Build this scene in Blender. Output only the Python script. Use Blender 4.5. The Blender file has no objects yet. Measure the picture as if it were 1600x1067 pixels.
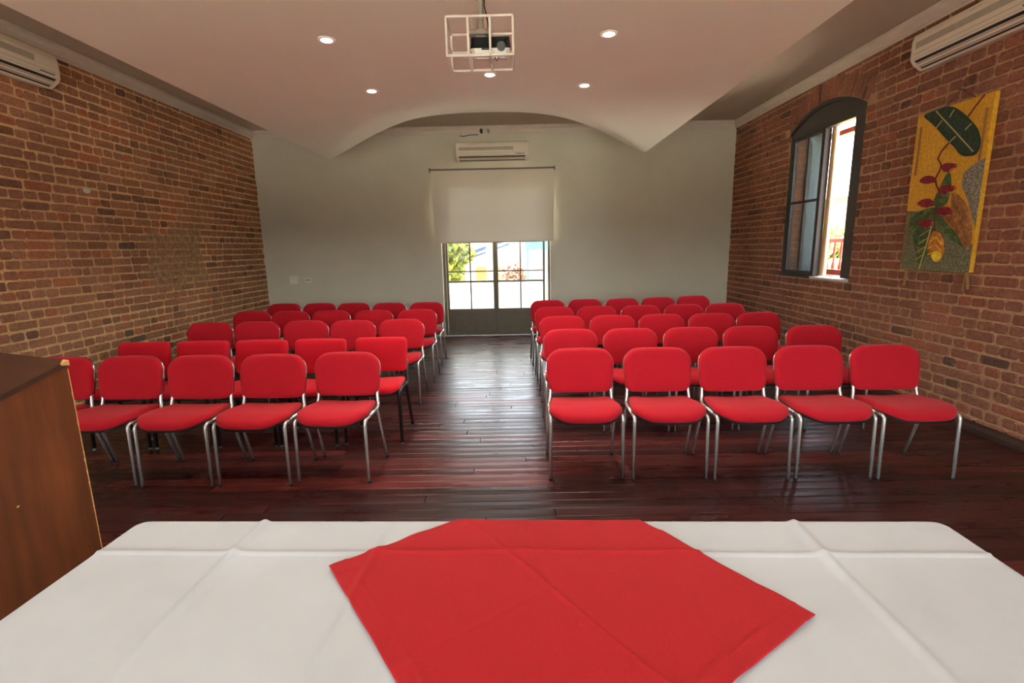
import bpy, math, random
from mathutils import Vector, Matrix
random.seed(7)
SC = bpy.context.scene
COL = SC.collection
# ------------------------------------------------------------------ camera
F_PX, PITCH, YAW, ROLL, CAM_H = 775.9, 0.1869, 0.0084, -0.0202, 1.52
fwd = Vector((-math.sin(YAW)*math.cos(PITCH), math.cos(YAW)*math.cos(PITCH), -math.sin(PITCH)))
right = Vector((math.cos(YAW), math.sin(YAW), 0))
up = right.cross(fwd)
r2 = math.cos(ROLL)*right + math.sin(ROLL)*up
u2 = -math.sin(ROLL)*right + math.cos(ROLL)*up
cam = bpy.data.cameras.new('camera'); cam.sensor_width = 36.0; cam.sensor_fit = 'HORIZONTAL'
cam.lens = F_PX/1600*36.0; cam.clip_start = 0.05; cam.clip_end = 300
camo = bpy.data.objects.new('camera', cam); COL.objects.link(camo)
m = Matrix((r2, u2, -fwd)).transposed().to_4x4(); m.translation = (0, 0, CAM_H)
camo.matrix_world = m
SC.camera = camo
def to_px(P):
    d = Vector(P)-Vector((0, 0, CAM_H)); z = d.dot(fwd)
    if z < 0.05: return None
    return 800+F_PX*d.dot(r2)/z, 533.5-F_PX*d.dot(u2)/z
# ------------------------------------------------------------------ light, sky, exposure
SKY, SUN, LAMP = 1.5, 25.0, 17.0
world = bpy.data.worlds.new('sky'); SC.world = world; world.use_nodes = True
wn = world.node_tree; bg = wn.nodes['Background']
sky = wn.nodes.new('ShaderNodeTexSky'); sky.sky_type = 'NISHITA'; sky.sun_disc = False
sky.sun_elevation = math.radians(66); sky.sun_rotation = math.radians(-100); sky.air_density = 1.0; sky.dust_density = 3.0
hs_ = wn.nodes.new('ShaderNodeHueSaturation'); hs_.inputs['Saturation'].default_value = .40   # thin white overcast
wn.links.new(sky.outputs[0], hs_.inputs['Color']); wn.links.new(hs_.outputs[0], bg.inputs[0]); bg.inputs[1].default_value = SKY
sun = bpy.data.lights.new('sun', 'SUN'); sun.energy = SUN; sun.angle = math.radians(1.0); sun.color = (1, .95, .86)
suno = bpy.data.objects.new('sun', sun); COL.objects.link(suno)
suno.rotation_euler = Vector((0.42, 0.02, -1.0)).to_track_quat('-Z', 'Y').to_euler()
vs = SC.view_settings
vs.view_transform = 'Standard'; vs.look = 'None'; vs.gamma = 1.0; vs.use_curve_mapping = False
vs.exposure = 1.17
SC.cycles.max_bounces = 10; SC.cycles.diffuse_bounces = 6; SC.cycles.glossy_bounces = 4
SC.cycles.transmission_bounces = 6; SC.cycles.transparent_max_bounces = 12
SC.cycles.sample_clamp_indirect = 6.0; SC.cycles.caustics_reflective = False; SC.cycles.caustics_refractive = False
# ------------------------------------------------------------------ room dimensions (metres)
XL, XR, YB, YF = -4.296, 3.665, 8.628, -3.4
CEIL, CORN = 3.475, 3.354
# ------------------------------------------------------------------ helpers
def tag(o, label=None, cat=None, group=None, kind=None):
    if label: o['label'] = label
    if cat: o['category'] = cat
    if group: o['group'] = group
    if kind: o['kind'] = kind
    return o
def link(o, parent=None):
    COL.objects.link(o)
    if parent is not None: o.parent = parent
    return o
def empty(name, loc=(0, 0, 0), rz=0.0, parent=None):
    o = bpy.data.objects.new(name, None); o.location = loc; o.rotation_euler = (0, 0, rz); o.empty_display_size = .05
    return link(o, parent)
class MB:
    def __init__(s): s.v = []; s.f = []
    def add(s, v, f):
        n = len(s.v); s.v += [tuple(p) for p in v]; s.f += [tuple(i+n for i in q) for q in f]; return s
    def box(s, a, b):
        (x0, y0, z0), (x1, y1, z1) = a, b
        x0, x1 = min(x0, x1), max(x0, x1); y0, y1 = min(y0, y1), max(y0, y1); z0, z1 = min(z0, z1), max(z0, z1)
        return s.add([(x0,y0,z0),(x1,y0,z0),(x1,y1,z0),(x0,y1,z0),(x0,y0,z1),(x1,y0,z1),(x1,y1,z1),(x0,y1,z1)],
                     [(0,3,2,1),(4,5,6,7),(0,1,5,4),(1,2,6,5),(2,3,7,6),(3,0,4,7)])
    def bbox(s, a, b, r=.005):
        """box with chamfered edges"""
        lo = [min(a[i], b[i]) for i in range(3)]; hi = [max(a[i], b[i]) for i in range(3)]
        r = min([r]+[(hi[i]-lo[i])*.45 for i in range(3)])
        v = []; idx = {}
        for ax in range(3):
            for sx in (0, 1):
                for sy in (0, 1):
                    for sz in (0, 1):
                        sg = (sx, sy, sz); p = []
                        for i in range(3):
                            e = hi[i] if sg[i] else lo[i]
                            if i != ax: e += -r if sg[i] else r
                            p.append(e)
                        idx[(ax, sg)] = len(v); v.append(p)
        f = []
        for ax in range(3):
            o1, o2 = (ax+1) % 3, (ax+2) % 3
            for sd in (0, 1):
                q = []
                for (p, t) in ((0, 0), (1, 0), (1, 1), (0, 1)):
                    sg = [0, 0, 0]; sg[ax] = sd; sg[o1] = p; sg[o2] = t; q.append(idx[(ax, tuple(sg))])
                f.append(q if sd else q[::-1])
        for ax in range(3):
            o1, o2 = (ax+1) % 3, (ax+2) % 3
            for p in (0, 1):
                for t in (0, 1):
                    def g(k, e):
                        sg = [0, 0, 0]; sg[ax] = e; sg[o1] = p; sg[o2] = t; return idx[(k, tuple(sg))]
                    q = [g(o1, 0), g(o1, 1), g(o2, 1), g(o2, 0)]
                    f.append(q if (p == t) else q[::-1])
        for sg in [(a_, b_, c_) for a_ in (0, 1) for b_ in (0, 1) for c_ in (0, 1)]:
            q = [idx[(0, sg)], idx[(1, sg)], idx[(2, sg)]]
            f.append(q if sum(sg) % 2 else q[::-1])
        return s.add(v, f)
    def tube(s, pts, r, n=8, cap=True, ry=None):
        pts = [Vector(p) for p in pts]; rings = []; nrm = None
        rs = r if isinstance(r, (list, tuple)) else [r]*len(pts)
        for i, p in enumerate(pts):
            t = (pts[min(i+1, len(pts)-1)]-pts[max(i-1, 0)]).normalized()
            if nrm is None:
                nrm = t.orthogonal().normalized()
                if abs(t.z) > .7: nrm = (Vector((1, 0, 0))-t*t.x).normalized()
            else: nrm = (nrm-t*nrm.dot(t)).normalized()
            b = t.cross(nrm)
            rings.append([p+nrm*math.cos(2*math.pi*k/n)*rs[i]+b*math.sin(2*math.pi*k/n)*(rs[i] if ry is None else ry) for k in range(n)])
        v = [q for rg in rings for q in rg]; f = []
        for i in range(len(rings)-1):
            for k in range(n):
                a = i*n+k; c = i*n+(k+1) % n; f.append((a, c, c+n, a+n))
        if cap: f.append(tuple(range(n))[::-1]); f.append(tuple((len(rings)-1)*n+k for k in range(n)))
        return s.add(v, f)
    def lathe(s, prof, n=24, c=(0, 0, 0)):
        v = []; f = []
        for (r, z) in prof:
            for k in range(n):
                a = 2*math.pi*k/n; v.append((c[0]+r*math.cos(a), c[1]+r*math.sin(a), c[2]+z))
        for i in range(len(prof)-1):
            for k in range(n):
                a = i*n+k; b = i*n+(k+1) % n; f.append((a, b, b+n, a+n))
        return s.add(v, f)
    def prism(s, poly, fn, t0, t1):
        """polygon (2D points) extruded between fn(p,t0) and fn(p,t1)"""
        n = len(poly); v = [fn(p, t0) for p in poly]+[fn(p, t1) for p in poly]
        f = [tuple(range(n))[::-1], tuple(range(n, 2*n))]+[(i, (i+1) % n, (i+1) % n+n, i+n) for i in range(n)]
        return s.add(v, f)
    def mesh(s, name):
        me = bpy.data.meshes.new(name); me.from_pydata(s.v, [], s.f); me.update(); return me
    def build(s, name, mat, parent=None, smooth=False, fix=True):
        me = s.mesh(name)
        if fix:
            import bmesh
            bm = bmesh.new(); bm.from_mesh(me); bmesh.ops.recalc_face_normals(bm, faces=bm.faces); bm.to_mesh(me); bm.free()
        me.materials.append(mat)
        o = bpy.data.objects.new(name, me)
        if smooth: smooth_by_angle(me)
        return link(o, parent)
def smooth_by_angle(me, ang=40):
    me.shade_smooth()
    try: me.set_sharp_from_angle(angle=math.radians(ang))
    except Exception: pass
def copy_tree(o, parent=None):
    c = o.copy(); link(c); c.parent = parent
    for ch in list(o.children): copy_tree(ch, c)
    return c
# ------------------------------------------------------------------ materials
def lin(r, g, b):
    def c(x):
        x /= 255.0; return x/12.92 if x <= .04045 else ((x+.055)/1.055)**2.4
    return (c(r), c(g), c(b), 1)
class NT:
    def __init__(s, name):
        s.m = bpy.data.materials.new(name); s.m.use_nodes = True; s.t = s.m.node_tree; s.n = s.t.nodes
        s.b = s.n['Principled BSDF']; s.out = s.n['Material Output']
    def node(s, typ, **kw):
        n = s.n.new(typ)
        for k, v in kw.items():
            if k.startswith('i_'):
                key = k[2:]; key = int(key) if key.isdigit() else key.replace('_', ' ')
                n.inputs[key].default_value = v
            else: setattr(n, k, v)
        return n
    def link(s, a, b): s.t.links.new(a, b)
    def coords(s, which='Object', scale=None):
        tc = s.node('ShaderNodeTexCoord'); o = tc.outputs[which]
        if scale:
            mp = s.node('ShaderNodeMapping'); mp.inputs['Scale'].default_value = scale; s.link(o, mp.inputs[0]); o = mp.outputs[0]
        return o
    def worldpos(s, scale=None):
        g = s.node('ShaderNodeNewGeometry'); o = g.outputs['Position']
        if scale:
            mp = s.node('ShaderNodeMapping'); mp.inputs['Scale'].default_value = scale; s.link(o, mp.inputs[0]); o = mp.outputs[0]
        return o
    def noise(s, vec, scale, detail=4, rough=.55):
        n = s.node('ShaderNodeTexNoise'); n.inputs['Scale'].default_value = scale; n.inputs['Detail'].default_value = detail
        n.inputs['Roughness'].default_value = rough
        if vec is not None: s.link(vec, n.inputs['Vector'])
        return n.outputs['Fac']
    def ramp(s, fac, stops):
        r = s.node('ShaderNodeValToRGB'); e = r.color_ramp.elements
        while len(e) < len(stops): e.new(.5)
        for i, (p, c) in enumerate(stops): e[i].position = p; e[i].color = c
        s.link(fac, r.inputs[0]); return r.outputs[0]
    def mix(s, fac, a, b, mode='MIX'):
        n = s.node('ShaderNodeMix', data_type='RGBA', blend_type=mode)
        for sock, val in ((n.inputs[0], fac), (n.inputs[6], a), (n.inputs[7], b)):
            if isinstance(val, (tuple, float, int)): sock.default_value = val
            else: s.link(val, sock)
        return n.outputs[2]
    def math(s, op, a, b=0.0):
        n = s.node('ShaderNodeMath', operation=op)
        for sock, val in ((n.inputs[0], a), (n.inputs[1], b)):
            if isinstance(val, (float, int)): sock.default_value = val
            else: s.link(val, sock)
        return n.outputs[0]
    def bump(s, h, strength=.3, dist=.002):
        b = s.node('ShaderNodeBump'); b.inputs['Strength'].default_value = strength; b.inputs['Distance'].default_value = dist
        s.link(h, b.inputs['Height']); s.link(b.outputs[0], s.b.inputs['Normal'])
    def set(s, **kw):
        for k, v in kw.items():
            sock = s.b.inputs[k.replace('_', ' ')]
            if isinstance(v, (float, int, tuple)): sock.default_value = v
            else: s.link(v, sock)
        return s
def simple(name, col, rough=.5, metal=0.0, var=.06, scale=30, bump=0.0, bdist=.001, world=False, spec=.5):
    t = NT(name); v = t.worldpos() if world else t.coords()
    n = t.noise(v, scale)
    dark = tuple(c*(1-var) for c in col[:3])+(1,); lite = tuple(min(1, c*(1+var)) for c in col[:3])+(1,)
    t.set(Base_Color=t.ramp(n, [(.3, dark), (.7, lite)]), Roughness=rough, Metallic=metal, Specular_IOR_Level=spec)
    if bump: t.bump(t.noise(v, scale*4, 3), bump, bdist)
    return t.m
M = {}
M['plaster'] = simple('wall_plaster', lin(206, 200, 180), .75, var=.03, scale=2.2, bump=.15, world=True)
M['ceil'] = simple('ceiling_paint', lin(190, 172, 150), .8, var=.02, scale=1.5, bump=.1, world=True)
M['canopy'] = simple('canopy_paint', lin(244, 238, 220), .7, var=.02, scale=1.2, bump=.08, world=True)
M['cornice'] = simple('cornice_paint', lin(214, 200, 184), .6, var=.04, scale=6, world=True)
M['acwhite'] = simple('aircon_plastic', lin(226, 214, 192), .4, var=.02, scale=5)
M['acgrey'] = simple('aircon_grille', lin(176, 164, 142), .5, var=.03, scale=20)
M['acdark'] = simple('aircon_slot', lin(38, 32, 28), .6)
M['black'] = simple('black_plastic', lin(24, 22, 22), .5, var=.1, scale=60)
M['chrome'] = simple('chrome_tube', lin(222, 221, 219), .26, .72, var=.03, scale=40)
M['blacktube'] = simple('black_painted_tube', lin(22, 22, 24), .35, var=.1, scale=40)
M['steel'] = simple('grey_toe_cap', lin(120, 118, 114), .4, .6)
M['doormetal'] = simple('dark_bronze_door_paint', lin(116, 104, 84), .5, var=.08, scale=12)
M['muntin'] = simple('brown_glazing_bar', lin(104, 74, 62), .5, var=.08, scale=12)
M['frost'] = None
M['blindrail'] = simple('blind_rail', lin(120, 112, 108), .5)
M['winframe'] = simple('charcoal_window_paint', lin(62, 56, 52), .55, var=.1, scale=25, bump=.1)
M['cream'] = simple('cream_wood_paint', lin(226, 196, 150), .5, var=.05, scale=15)
M['redwood'] = simple('red_brown_window_paint', lin(150, 62, 50), .5, var=.08, scale=15)
M['bluegrey'] = simple('blue_grey_shutter_paint', lin(132, 148, 150), .6, var=.08, scale=30)
M['whitepaint'] = simple('white_paint', lin(226, 222, 214), .5, var=.03, scale=8)
M['cage'] = simple('white_cage_paint', lin(224, 212, 198), .4, var=.04, scale=30)
M['grey'] = simple('grey_bracket', lin(150, 140, 124), .5)
M['rope'] = simple('jute_rope', lin(150, 108, 66), .9, var=.25, scale=300, bump=.6)
M['cordbrown'] = simple('brown_cord', lin(104, 62, 44), .8)
M['nail'] = simple('iron_nail', lin(60, 54, 50), .4, .8)
M['tabletop'] = simple('laminate_table', lin(170, 150, 120), .5, var=.1)
M['wire'] = simple('dark_cable', lin(46, 42, 40), .6)
# fabric of the chairs
def fabric(name, col, dark, scale=420, rough=.9, sheen=.25):
    t = NT(name); v = t.coords()
    n1 = t.noise(v, scale, 2); n2 = t.noise(v, 9, 3)
    c = t.ramp(n1, [(.32, dark), (.68, col)])
    c = t.mix(t.math('MULTIPLY', n2, .25), c, dark)
    t.set(Base_Color=c, Roughness=rough, Sheen_Weight=sheen, Specular_IOR_Level=.2); t.b.inputs['Sheen Roughness'].default_value = .5
    t.b.inputs['Sheen Tint'].default_value = (1, .35, .35, 1)
    t.bump(n1, .5, .0015); return t.m
M['red'] = fabric('red_chair_fabric', lin(196, 26, 42), lin(154, 12, 28))
M['red2'] = fabric('bright_red_chair_fabric', lin(210, 22, 40), lin(172, 10, 28))  # brighter copy for the square chairs, mostly their lighting put into the colour
M['redcloth'] = fabric('red_overlay_cloth', lin(186, 34, 40), lin(158, 22, 30), scale=700, sheen=.15)
def cloth_white():
    t = NT('white_tablecloth'); v = t.coords(); n = t.noise(v, 900, 2); n2 = t.noise(v, 3, 3)
    t.set(Base_Color=t.ramp(n2, [(.3, lin(184, 187, 194)), (.7, lin(194, 197, 204))]), Roughness=.75, Specular_IOR_Level=.25)
    t.bump(t.math('ADD', n, t.math('MULTIPLY', n2, 2.0)), .12, .001); return t.m
M['whitecloth'] = cloth_white()
def old_patch(t, v, c):
    # rubbed, patched field on the left wall (an old repair with its own outline)
    sp = t.node('ShaderNodeSeparateXYZ'); t.link(v, sp.inputs[0])
    wob = t.math('MULTIPLY', t.math('SUBTRACT', t.noise(v, 3.5, 4), .5), .55)
    dx = t.math('ABSOLUTE', t.math('ADD', t.math('SUBTRACT', sp.outputs[1], 6.42), wob))
    dz = t.math('ABSOLUTE', t.math('ADD', t.math('SUBTRACT', sp.outputs[2], 1.46), wob))
    sx = t.node('ShaderNodeMapRange', interpolation_type='SMOOTHSTEP'); t.link(dx, sx.inputs[0]); sz = t.node('ShaderNodeMapRange', interpolation_type='SMOOTHSTEP'); t.link(dz, sz.inputs[0])
    for q_, e_ in ((sx, .58), (sz, .42)): q_.inputs[1].default_value = e_-.10; q_.inputs[2].default_value = e_; q_.inputs[3].default_value = 1.0; q_.inputs[4].default_value = 0.0
    inx, inz = sx.outputs[0], sz.outputs[0]; inw = t.math('LESS_THAN', sp.outputs[0], 0.0)
    msk = t.math('MULTIPLY', t.math('MULTIPLY', inx, inz), inw)
    pc = t.ramp(t.noise(v, 17, 5, .7), [(.3, lin(116, 90, 66)), (.5, lin(164, 130, 96)), (.72, lin(214, 178, 132))])
    c = t.mix(t.math('MULTIPLY', msk, t.ramp(t.noise(v, 8, 5, .7), [(.30, (.25, .25, .25, 1)), (.60, (.92, .92, .92, 1))])), c, pc)
    return c
def brick_mat(name, attr, stops):
    t = NT(name); v = t.worldpos()
    if attr:
        a = t.node('ShaderNodeAttribute', attribute_name='brick_tone'); rnd = a.outputs['Fac']
    else: rnd = t.node('ShaderNodeObjectInfo').outputs['Random']
    c = t.ramp(rnd, stops)
    n = t.noise(v, 38, 5, .65); n2 = t.noise(v, 1.1, 3); n3 = t.noise(v, 11, 4, .7)
    c = t.mix(t.ramp(n, [(.35, (1, 1, 1, 1)), (.62, (.62, .60, .58, 1))]), c, c, 'MULTIPLY') if False else t.mix(1.0, c, t.ramp(n, [(.3, (.62, .60, .58, 1)), (.62, (1.08, 1.05, 1.02, 1))]), 'MULTIPLY')
    c = t.mix(1.0, c, t.ramp(n2, [(.35, (.80, .80, .82, 1)), (.65, (1.12, 1.1, 1.06, 1))]), 'MULTIPLY')
    # mortar smeared over some faces
    smear = t.ramp(n3, [(.56, (0, 0, 0, 1)), (.74, (.8, .8, .8, 1))])
    c = t.mix(smear, c, lin(176, 134, 92))
    c = old_patch(t, v, c)
    t.set(Base_Color=c, Roughness=.9, Specular_IOR_Level=.2); t.bump(t.math('ADD', n, t.math('MULTIPLY', n3, 1.5)), .7, .004); return t.m
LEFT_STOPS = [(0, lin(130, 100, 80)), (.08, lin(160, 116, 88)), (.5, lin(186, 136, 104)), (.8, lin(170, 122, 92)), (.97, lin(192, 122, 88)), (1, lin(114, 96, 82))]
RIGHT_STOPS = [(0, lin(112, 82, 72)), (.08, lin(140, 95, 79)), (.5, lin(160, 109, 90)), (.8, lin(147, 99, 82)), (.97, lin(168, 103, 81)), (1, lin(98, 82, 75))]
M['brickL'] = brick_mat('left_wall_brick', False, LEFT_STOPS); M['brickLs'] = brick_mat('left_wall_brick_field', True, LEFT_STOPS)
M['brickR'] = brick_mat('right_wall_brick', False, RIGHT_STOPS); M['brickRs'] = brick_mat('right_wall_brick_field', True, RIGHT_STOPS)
def mortar(name, a, b):
    t = NT(name); v = t.worldpos(); n = t.noise(v, 24, 5, .7); n2 = t.noise(v, 1.3, 3)
    c = t.ramp(n, [(.3, a), (.7, b)]); c = t.mix(1.0, c, t.ramp(n2, [(.3, (.82, .82, .82, 1)), (.7, (1.08, 1.08, 1.06, 1))]), 'MULTIPLY')
    c = old_patch(t, v, c); t.set(Base_Color=c, Roughness=.95, Specular_IOR_Level=.15); t.bump(n, .8, .006); return t.m
M['mortarL'] = mortar('left_wall_mortar', lin(214, 172, 122), lin(244, 206, 154))  # paler, warmer tone puts the warmer light on this wall into its colour
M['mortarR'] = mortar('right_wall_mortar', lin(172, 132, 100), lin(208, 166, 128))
def plank_mat(name, attr):
    t = NT(name); v = t.worldpos((1.2, 22, 22)); v2 = t.worldpos((.8, 5, 5))
    if attr: rnd = t.node('ShaderNodeAttribute', attribute_name='brick_tone').outputs['Fac']
    else: rnd = t.node('ShaderNodeObjectInfo').outputs['Random']
    c = t.ramp(rnd, [(0, lin(50, 28, 27)), (.5, lin(62, 32, 30)), (.85, lin(74, 35, 33)), (1, lin(104, 46, 42))])
    g = t.noise(v, 3.0, 5, .65); w = t.noise(v2, 1.6, 4, .6)
    c = t.mix(1.0, c, t.ramp(g, [(.3, (.6, .6, .6, 1)), (.7, (1.25, 1.2, 1.2, 1))]), 'MULTIPLY')
    c = t.mix(1.0, c, t.ramp(w, [(.3, (.78, .80, .82, 1)), (.7, (1.15, 1.1, 1.1, 1))]), 'MULTIPLY')
    ro = t.node('ShaderNodeMapRange'); t.link(w, ro.inputs[0]); ro.inputs[1].default_value = .3; ro.inputs[2].default_value = .7
    ro.inputs[3].default_value = .22; ro.inputs[4].default_value = .40
    t.set(Base_Color=c, Roughness=ro.outputs[0], Specular_IOR_Level=.45); t.bump(t.math('ADD', g, t.noise(t.worldpos((2, 9, 9)), 1.2, 2)), .14, .0015); return t.m
M['plank'] = plank_mat('dark_red_floor_board', False); M['planks'] = plank_mat('dark_red_floor_field', True)
M['gap'] = simple('floor_gap', lin(26, 14, 13), .8)
def wood(name, a, b, rough=.4, scale=(14, 14, 1.2)):
    t = NT(name); v = t.coords('Object', scale); n = t.noise(v, 1.6, 6, .6); n2 = t.noise(t.coords('Object'), 3, 3)
    c = t.ramp(n, [(.3, a), (.7, b)]); c = t.mix(1.0, c, t.ramp(n2, [(.3, (.8, .8, .8, 1)), (.7, (1.15, 1.12, 1.1, 1))]), 'MULTIPLY')
    t.set(Base_Color=c, Roughness=rough); t.bump(n, .15, .001); return t.m
M['lectern'] = wood('dark_veneer', lin(86, 46, 24), lin(122, 66, 34), .42)
M['lecterntop'] = wood('darker_top_veneer', lin(58, 34, 24), lin(80, 48, 32), .45, (1.2, 14, 14))
M['chip'] = simple('bare_chipboard', lin(208, 160, 96), .9, var=.15, scale=80)
def glass(name, tint=(1, 1, 1, 1), rough=0.0, refl=.5):
    m_ = bpy.data.materials.new(name); m_.use_nodes = True; t = m_.node_tree; n = t.nodes; n.clear()
    o = n.new('ShaderNodeOutputMaterial'); mx = n.new('ShaderNodeMixShader'); tr = n.new('ShaderNodeBsdfTransparent'); gl = n.new('ShaderNodeBsdfGlossy')
    fr = n.new('ShaderNodeFresnel'); fr.inputs[0].default_value = 1.45; tr.inputs[0].default_value = tint; gl.inputs['Roughness'].default_value = rough
    mt = n.new('ShaderNodeMath'); mt.operation = 'MULTIPLY'; mt.inputs[1].default_value = refl
    t.links.new(fr.outputs[0], mt.inputs[0]); t.links.new(mt.outputs[0], mx.inputs[0]); t.links.new(tr.outputs[0], mx.inputs[1]); t.links.new(gl.outputs[0], mx.inputs[2]); t.links.new(mx.outputs[0], o.inputs[0])
    return m_
M['glass'] = glass('clear_glass', (.96, .98, .97, 1)); M['oldglass'] = glass('old_window_glass', (.86, .90, .90, 1), .02, .9)
def translucent(name, col, fac=.5):
    m_ = bpy.data.materials.new(name); m_.use_nodes = True; t = m_.node_tree; n = t.nodes; n.clear()
    o = n.new('ShaderNodeOutputMaterial'); mx = n.new('ShaderNodeMixShader'); d = n.new('ShaderNodeBsdfDiffuse'); tr = n.new('ShaderNodeBsdfTranslucent')
    d.inputs[0].default_value = col; tr.inputs[0].default_value = col; mx.inputs[0].default_value = fac
    nz = n.new('ShaderNodeTexNoise'); nz.inputs['Scale'].default_value = 600; bp = n.new('ShaderNodeBump'); bp.inputs['Strength'].default_value = .1; bp.inputs['Distance'].default_value = .001
    t.links.new(nz.outputs[0], bp.inputs['Height']); t.links.new(bp.outputs[0], d.inputs['Normal'])
    t.links.new(d.outputs[0], mx.inputs[1]); t.links.new(tr.outputs[0], mx.inputs[2]); t.links.new(mx.outputs[0], o.inputs[0]); return m_
M['frost'] = translucent('frosted_glass', lin(240, 243, 238), .75)
M['blind'] = translucent('roller_blind_fabric', lin(218, 208, 190), .06)
def emit(name, col, st):
    t = NT(name); t.set(Base_Color=col, Emission_Color=col, Emission_Strength=st); return t.m
M['lampglow'] = emit('lamp_glow', (1, .97, .86, 1), 14.0)
def leafmat(name, a, b):
    t = NT(name); n = t.noise(t.worldpos(), 9, 3); t.set(Base_Color=t.ramp(n, [(.35, a), (.65, b)]), Roughness=.6); return t.m
M['leafy'] = leafmat('yellow_green_leaves', lin(58, 84, 10), lin(132, 128, 18))
M['bark'] = simple('tree_bark', lin(92, 74, 56), .9, var=.2)
M['bushdry'] = leafmat('dry_shrub_leaves', lin(84, 56, 42), lin(140, 104, 80))
M['extwhite'] = simple('white_render', lin(178, 172, 160), .8, world=True, scale=2)
M['extorange'] = simple('orange_render', lin(150, 96, 48), .8, world=True, scale=2)
M['roofblue'] = simple('blue_grey_metal_roof', lin(34, 52, 76), .45, var=.15, scale=5, world=True)
M['skyblue'] = simple('light_blue_paint', lin(66, 118, 160), .6)
M['stone'] = simple('brown_rubble_stone', lin(120, 88, 64), .9, var=.3, scale=7, world=True)
M['street'] = simple('street_concrete', lin(206, 200, 186), .9, var=.08, scale=3, world=True)
M['palepink'] = simple('pale_render', lin(124, 114, 102), .8, world=True, scale=1)
M['yellowaw'] = simple('yellow_awning_cloth', lin(236, 196, 60), .8)
M['shutterpale'] = simple('pale_green_shutter', lin(88, 90, 66), .7)
# ------------------------------------------------------------------ structure: floor
floor = MB().box((XL-.4, YF-.3, -.35), (XR+.45, YB+.32, -.022)).build('floor', M['gap']); tag(floor, kind='structure')
def tri_tone(me, tones, per):
    a = me.attributes.new('brick_tone', 'FLOAT', 'FACE'); d = []
    for t_ in tones: d += [t_]*per
    a.data.foreach_set('value', d)
rng = random.Random(3)
PW = .0925
plank_me = {}
def plank_mesh(k):
    mb = MB(); e = .0022; x = .5-.0008; y = PW/2-.0010
    # top slightly crowned, edges eased
    v = []
    prof = [(-y, -.02), (-y, -e), (-y+.004, 0), (0, .0006+.0004*k), (y-.004, 0), (y, -e), (y, -.02)]
    for s in (-x, x):
        for (py, pz) in prof: v.append((s, py, pz))
    n = len(prof); f = [(i, i+1, i+1+n, i+n) for i in range(n-1)]+[tuple(range(n)), tuple(range(2*n-1, n-1, -1))]
    mb.add(v, f); me = mb.mesh('floor_board'); me.materials.append(M['plank'])
    import bmesh
    bm = bmesh.new(); bm.from_mesh(me); bmesh.ops.recalc_face_normals(bm, faces=bm.faces); bm.to_mesh(me); bm.free(); return me
PM = [plank_mesh(k) for k in range(3)]
y = YB-.002; rows = 0; stuffv = MB(); st_t = []
nplank = 0
while y-PW > YF:
    yc = y-PW/2; x = XL+.004
    near = yc > 2.32
    while x < XR-.01:
        L = rng.uniform(1.7, 3.1)
        if x == XL+.004: L = rng.uniform(.7, 2.8)
        x1 = min(x+L, XR-.004)
        if XR-x1 < .6: x1 = XR-.004
        dz = rng.uniform(-.0016, .0012)
        if near:
            o = bpy.data.objects.new('floor_board', PM[rng.randrange(3)]); o.location = ((x+x1)/2, yc, dz); o.scale = (x1-x-.002, 1, 1); link(o, floor); nplank += 1
        else:
            stuffv.box((x+.001, yc-PW/2+.001, -.021), (x1-.001, yc+PW/2-.001, dz)); st_t.append(rng.random())
        x = x1
    y -= PW
so = stuffv.build('floor_boards', M['planks'], floor); tag(so, kind='stuff'); tri_tone(so.data, st_t, 6)
# ------------------------------------------------------------------ brick walls
def brick_poly(L, H_, rg, j=.0052):
    c = min(.012, H_*.22)
    pts = [(-L/2+c, -H_/2), (L/2-c, -H_/2), (L/2, -H_/2+c), (L/2, H_/2-c), (L/2-c, H_/2), (-L/2+c, H_/2), (-L/2, H_/2-c), (-L/2, -H_/2+c)]
    return [(a+rg.uniform(-j, j), b+rg.uniform(-j*.8, j*.8)) for a, b in pts]
def brick_geo(L, H_, rg, proud=.010):
    P = brick_poly(L, H_, rg); ins = .006; n = 8; v = []
    for a, b in P: v.append((a, -.012, b))
    for a, b in P: v.append((a, proud*.45, b))
    for a, b in P: v.append((a*(1-2*ins/L), proud+rg.uniform(-.0025, .0025), b*(1-2*ins/H_)))
    f = []
    for r in (0, 1):
        for i in range(n):
            k = (i+1) % n; f.append((r*n+i, r*n+k, (r+1)*n+k, (r+1)*n+i))
    f.append(tuple(range(2*n, 3*n)))
    return v, f
HB = .0695; CP = .0868
brg = random.Random(11)
def variants(mat, nm='brick'):
    out = {}
    for kind, L in (('s', .252), ('h', .120)):
        lst = []
        for k in range(7):
            v, f = brick_geo(L, HB, brg); me = bpy.data.meshes.new(nm); me.from_pydata(v, [], [tuple(q) for q in f]); me.materials.append(mat); me.update(); lst.append((L, me))
        out[kind] = lst
    return out
def lay_bricks(seed, y0, y1, ztop, clip):
    rg = random.Random(seed); out = []; row = 0; z = .02
    while z < ztop-.02:
        zh = min(CP, ztop-z); zc = z+zh/2+rg.uniform(-.002, .002)
        kind = 's' if row % 2 == 0 else 'h'
        y = y0-rg.uniform(0, .25)
        while y < y1:
            k = kind
            if rg.random() < .10: k = 'h' if kind == 's' else 's'
            L = {'s': .252, 'h': .120}[k]*rg.uniform(.90, 1.08)
            if rg.random() < .05: L *= rg.choice((.55, .7))
            for a, b in clip(max(y, y0), min(y+L, y1), zc):
                if b-a > .035: out.append((a, b, zc, (HB if zh > .08 else zh-.016)*rg.uniform(.93, 1.05), k, rg.random()))
            y += L+rg.uniform(.011, .022)
        z += CP; row += 1
    return out
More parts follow.
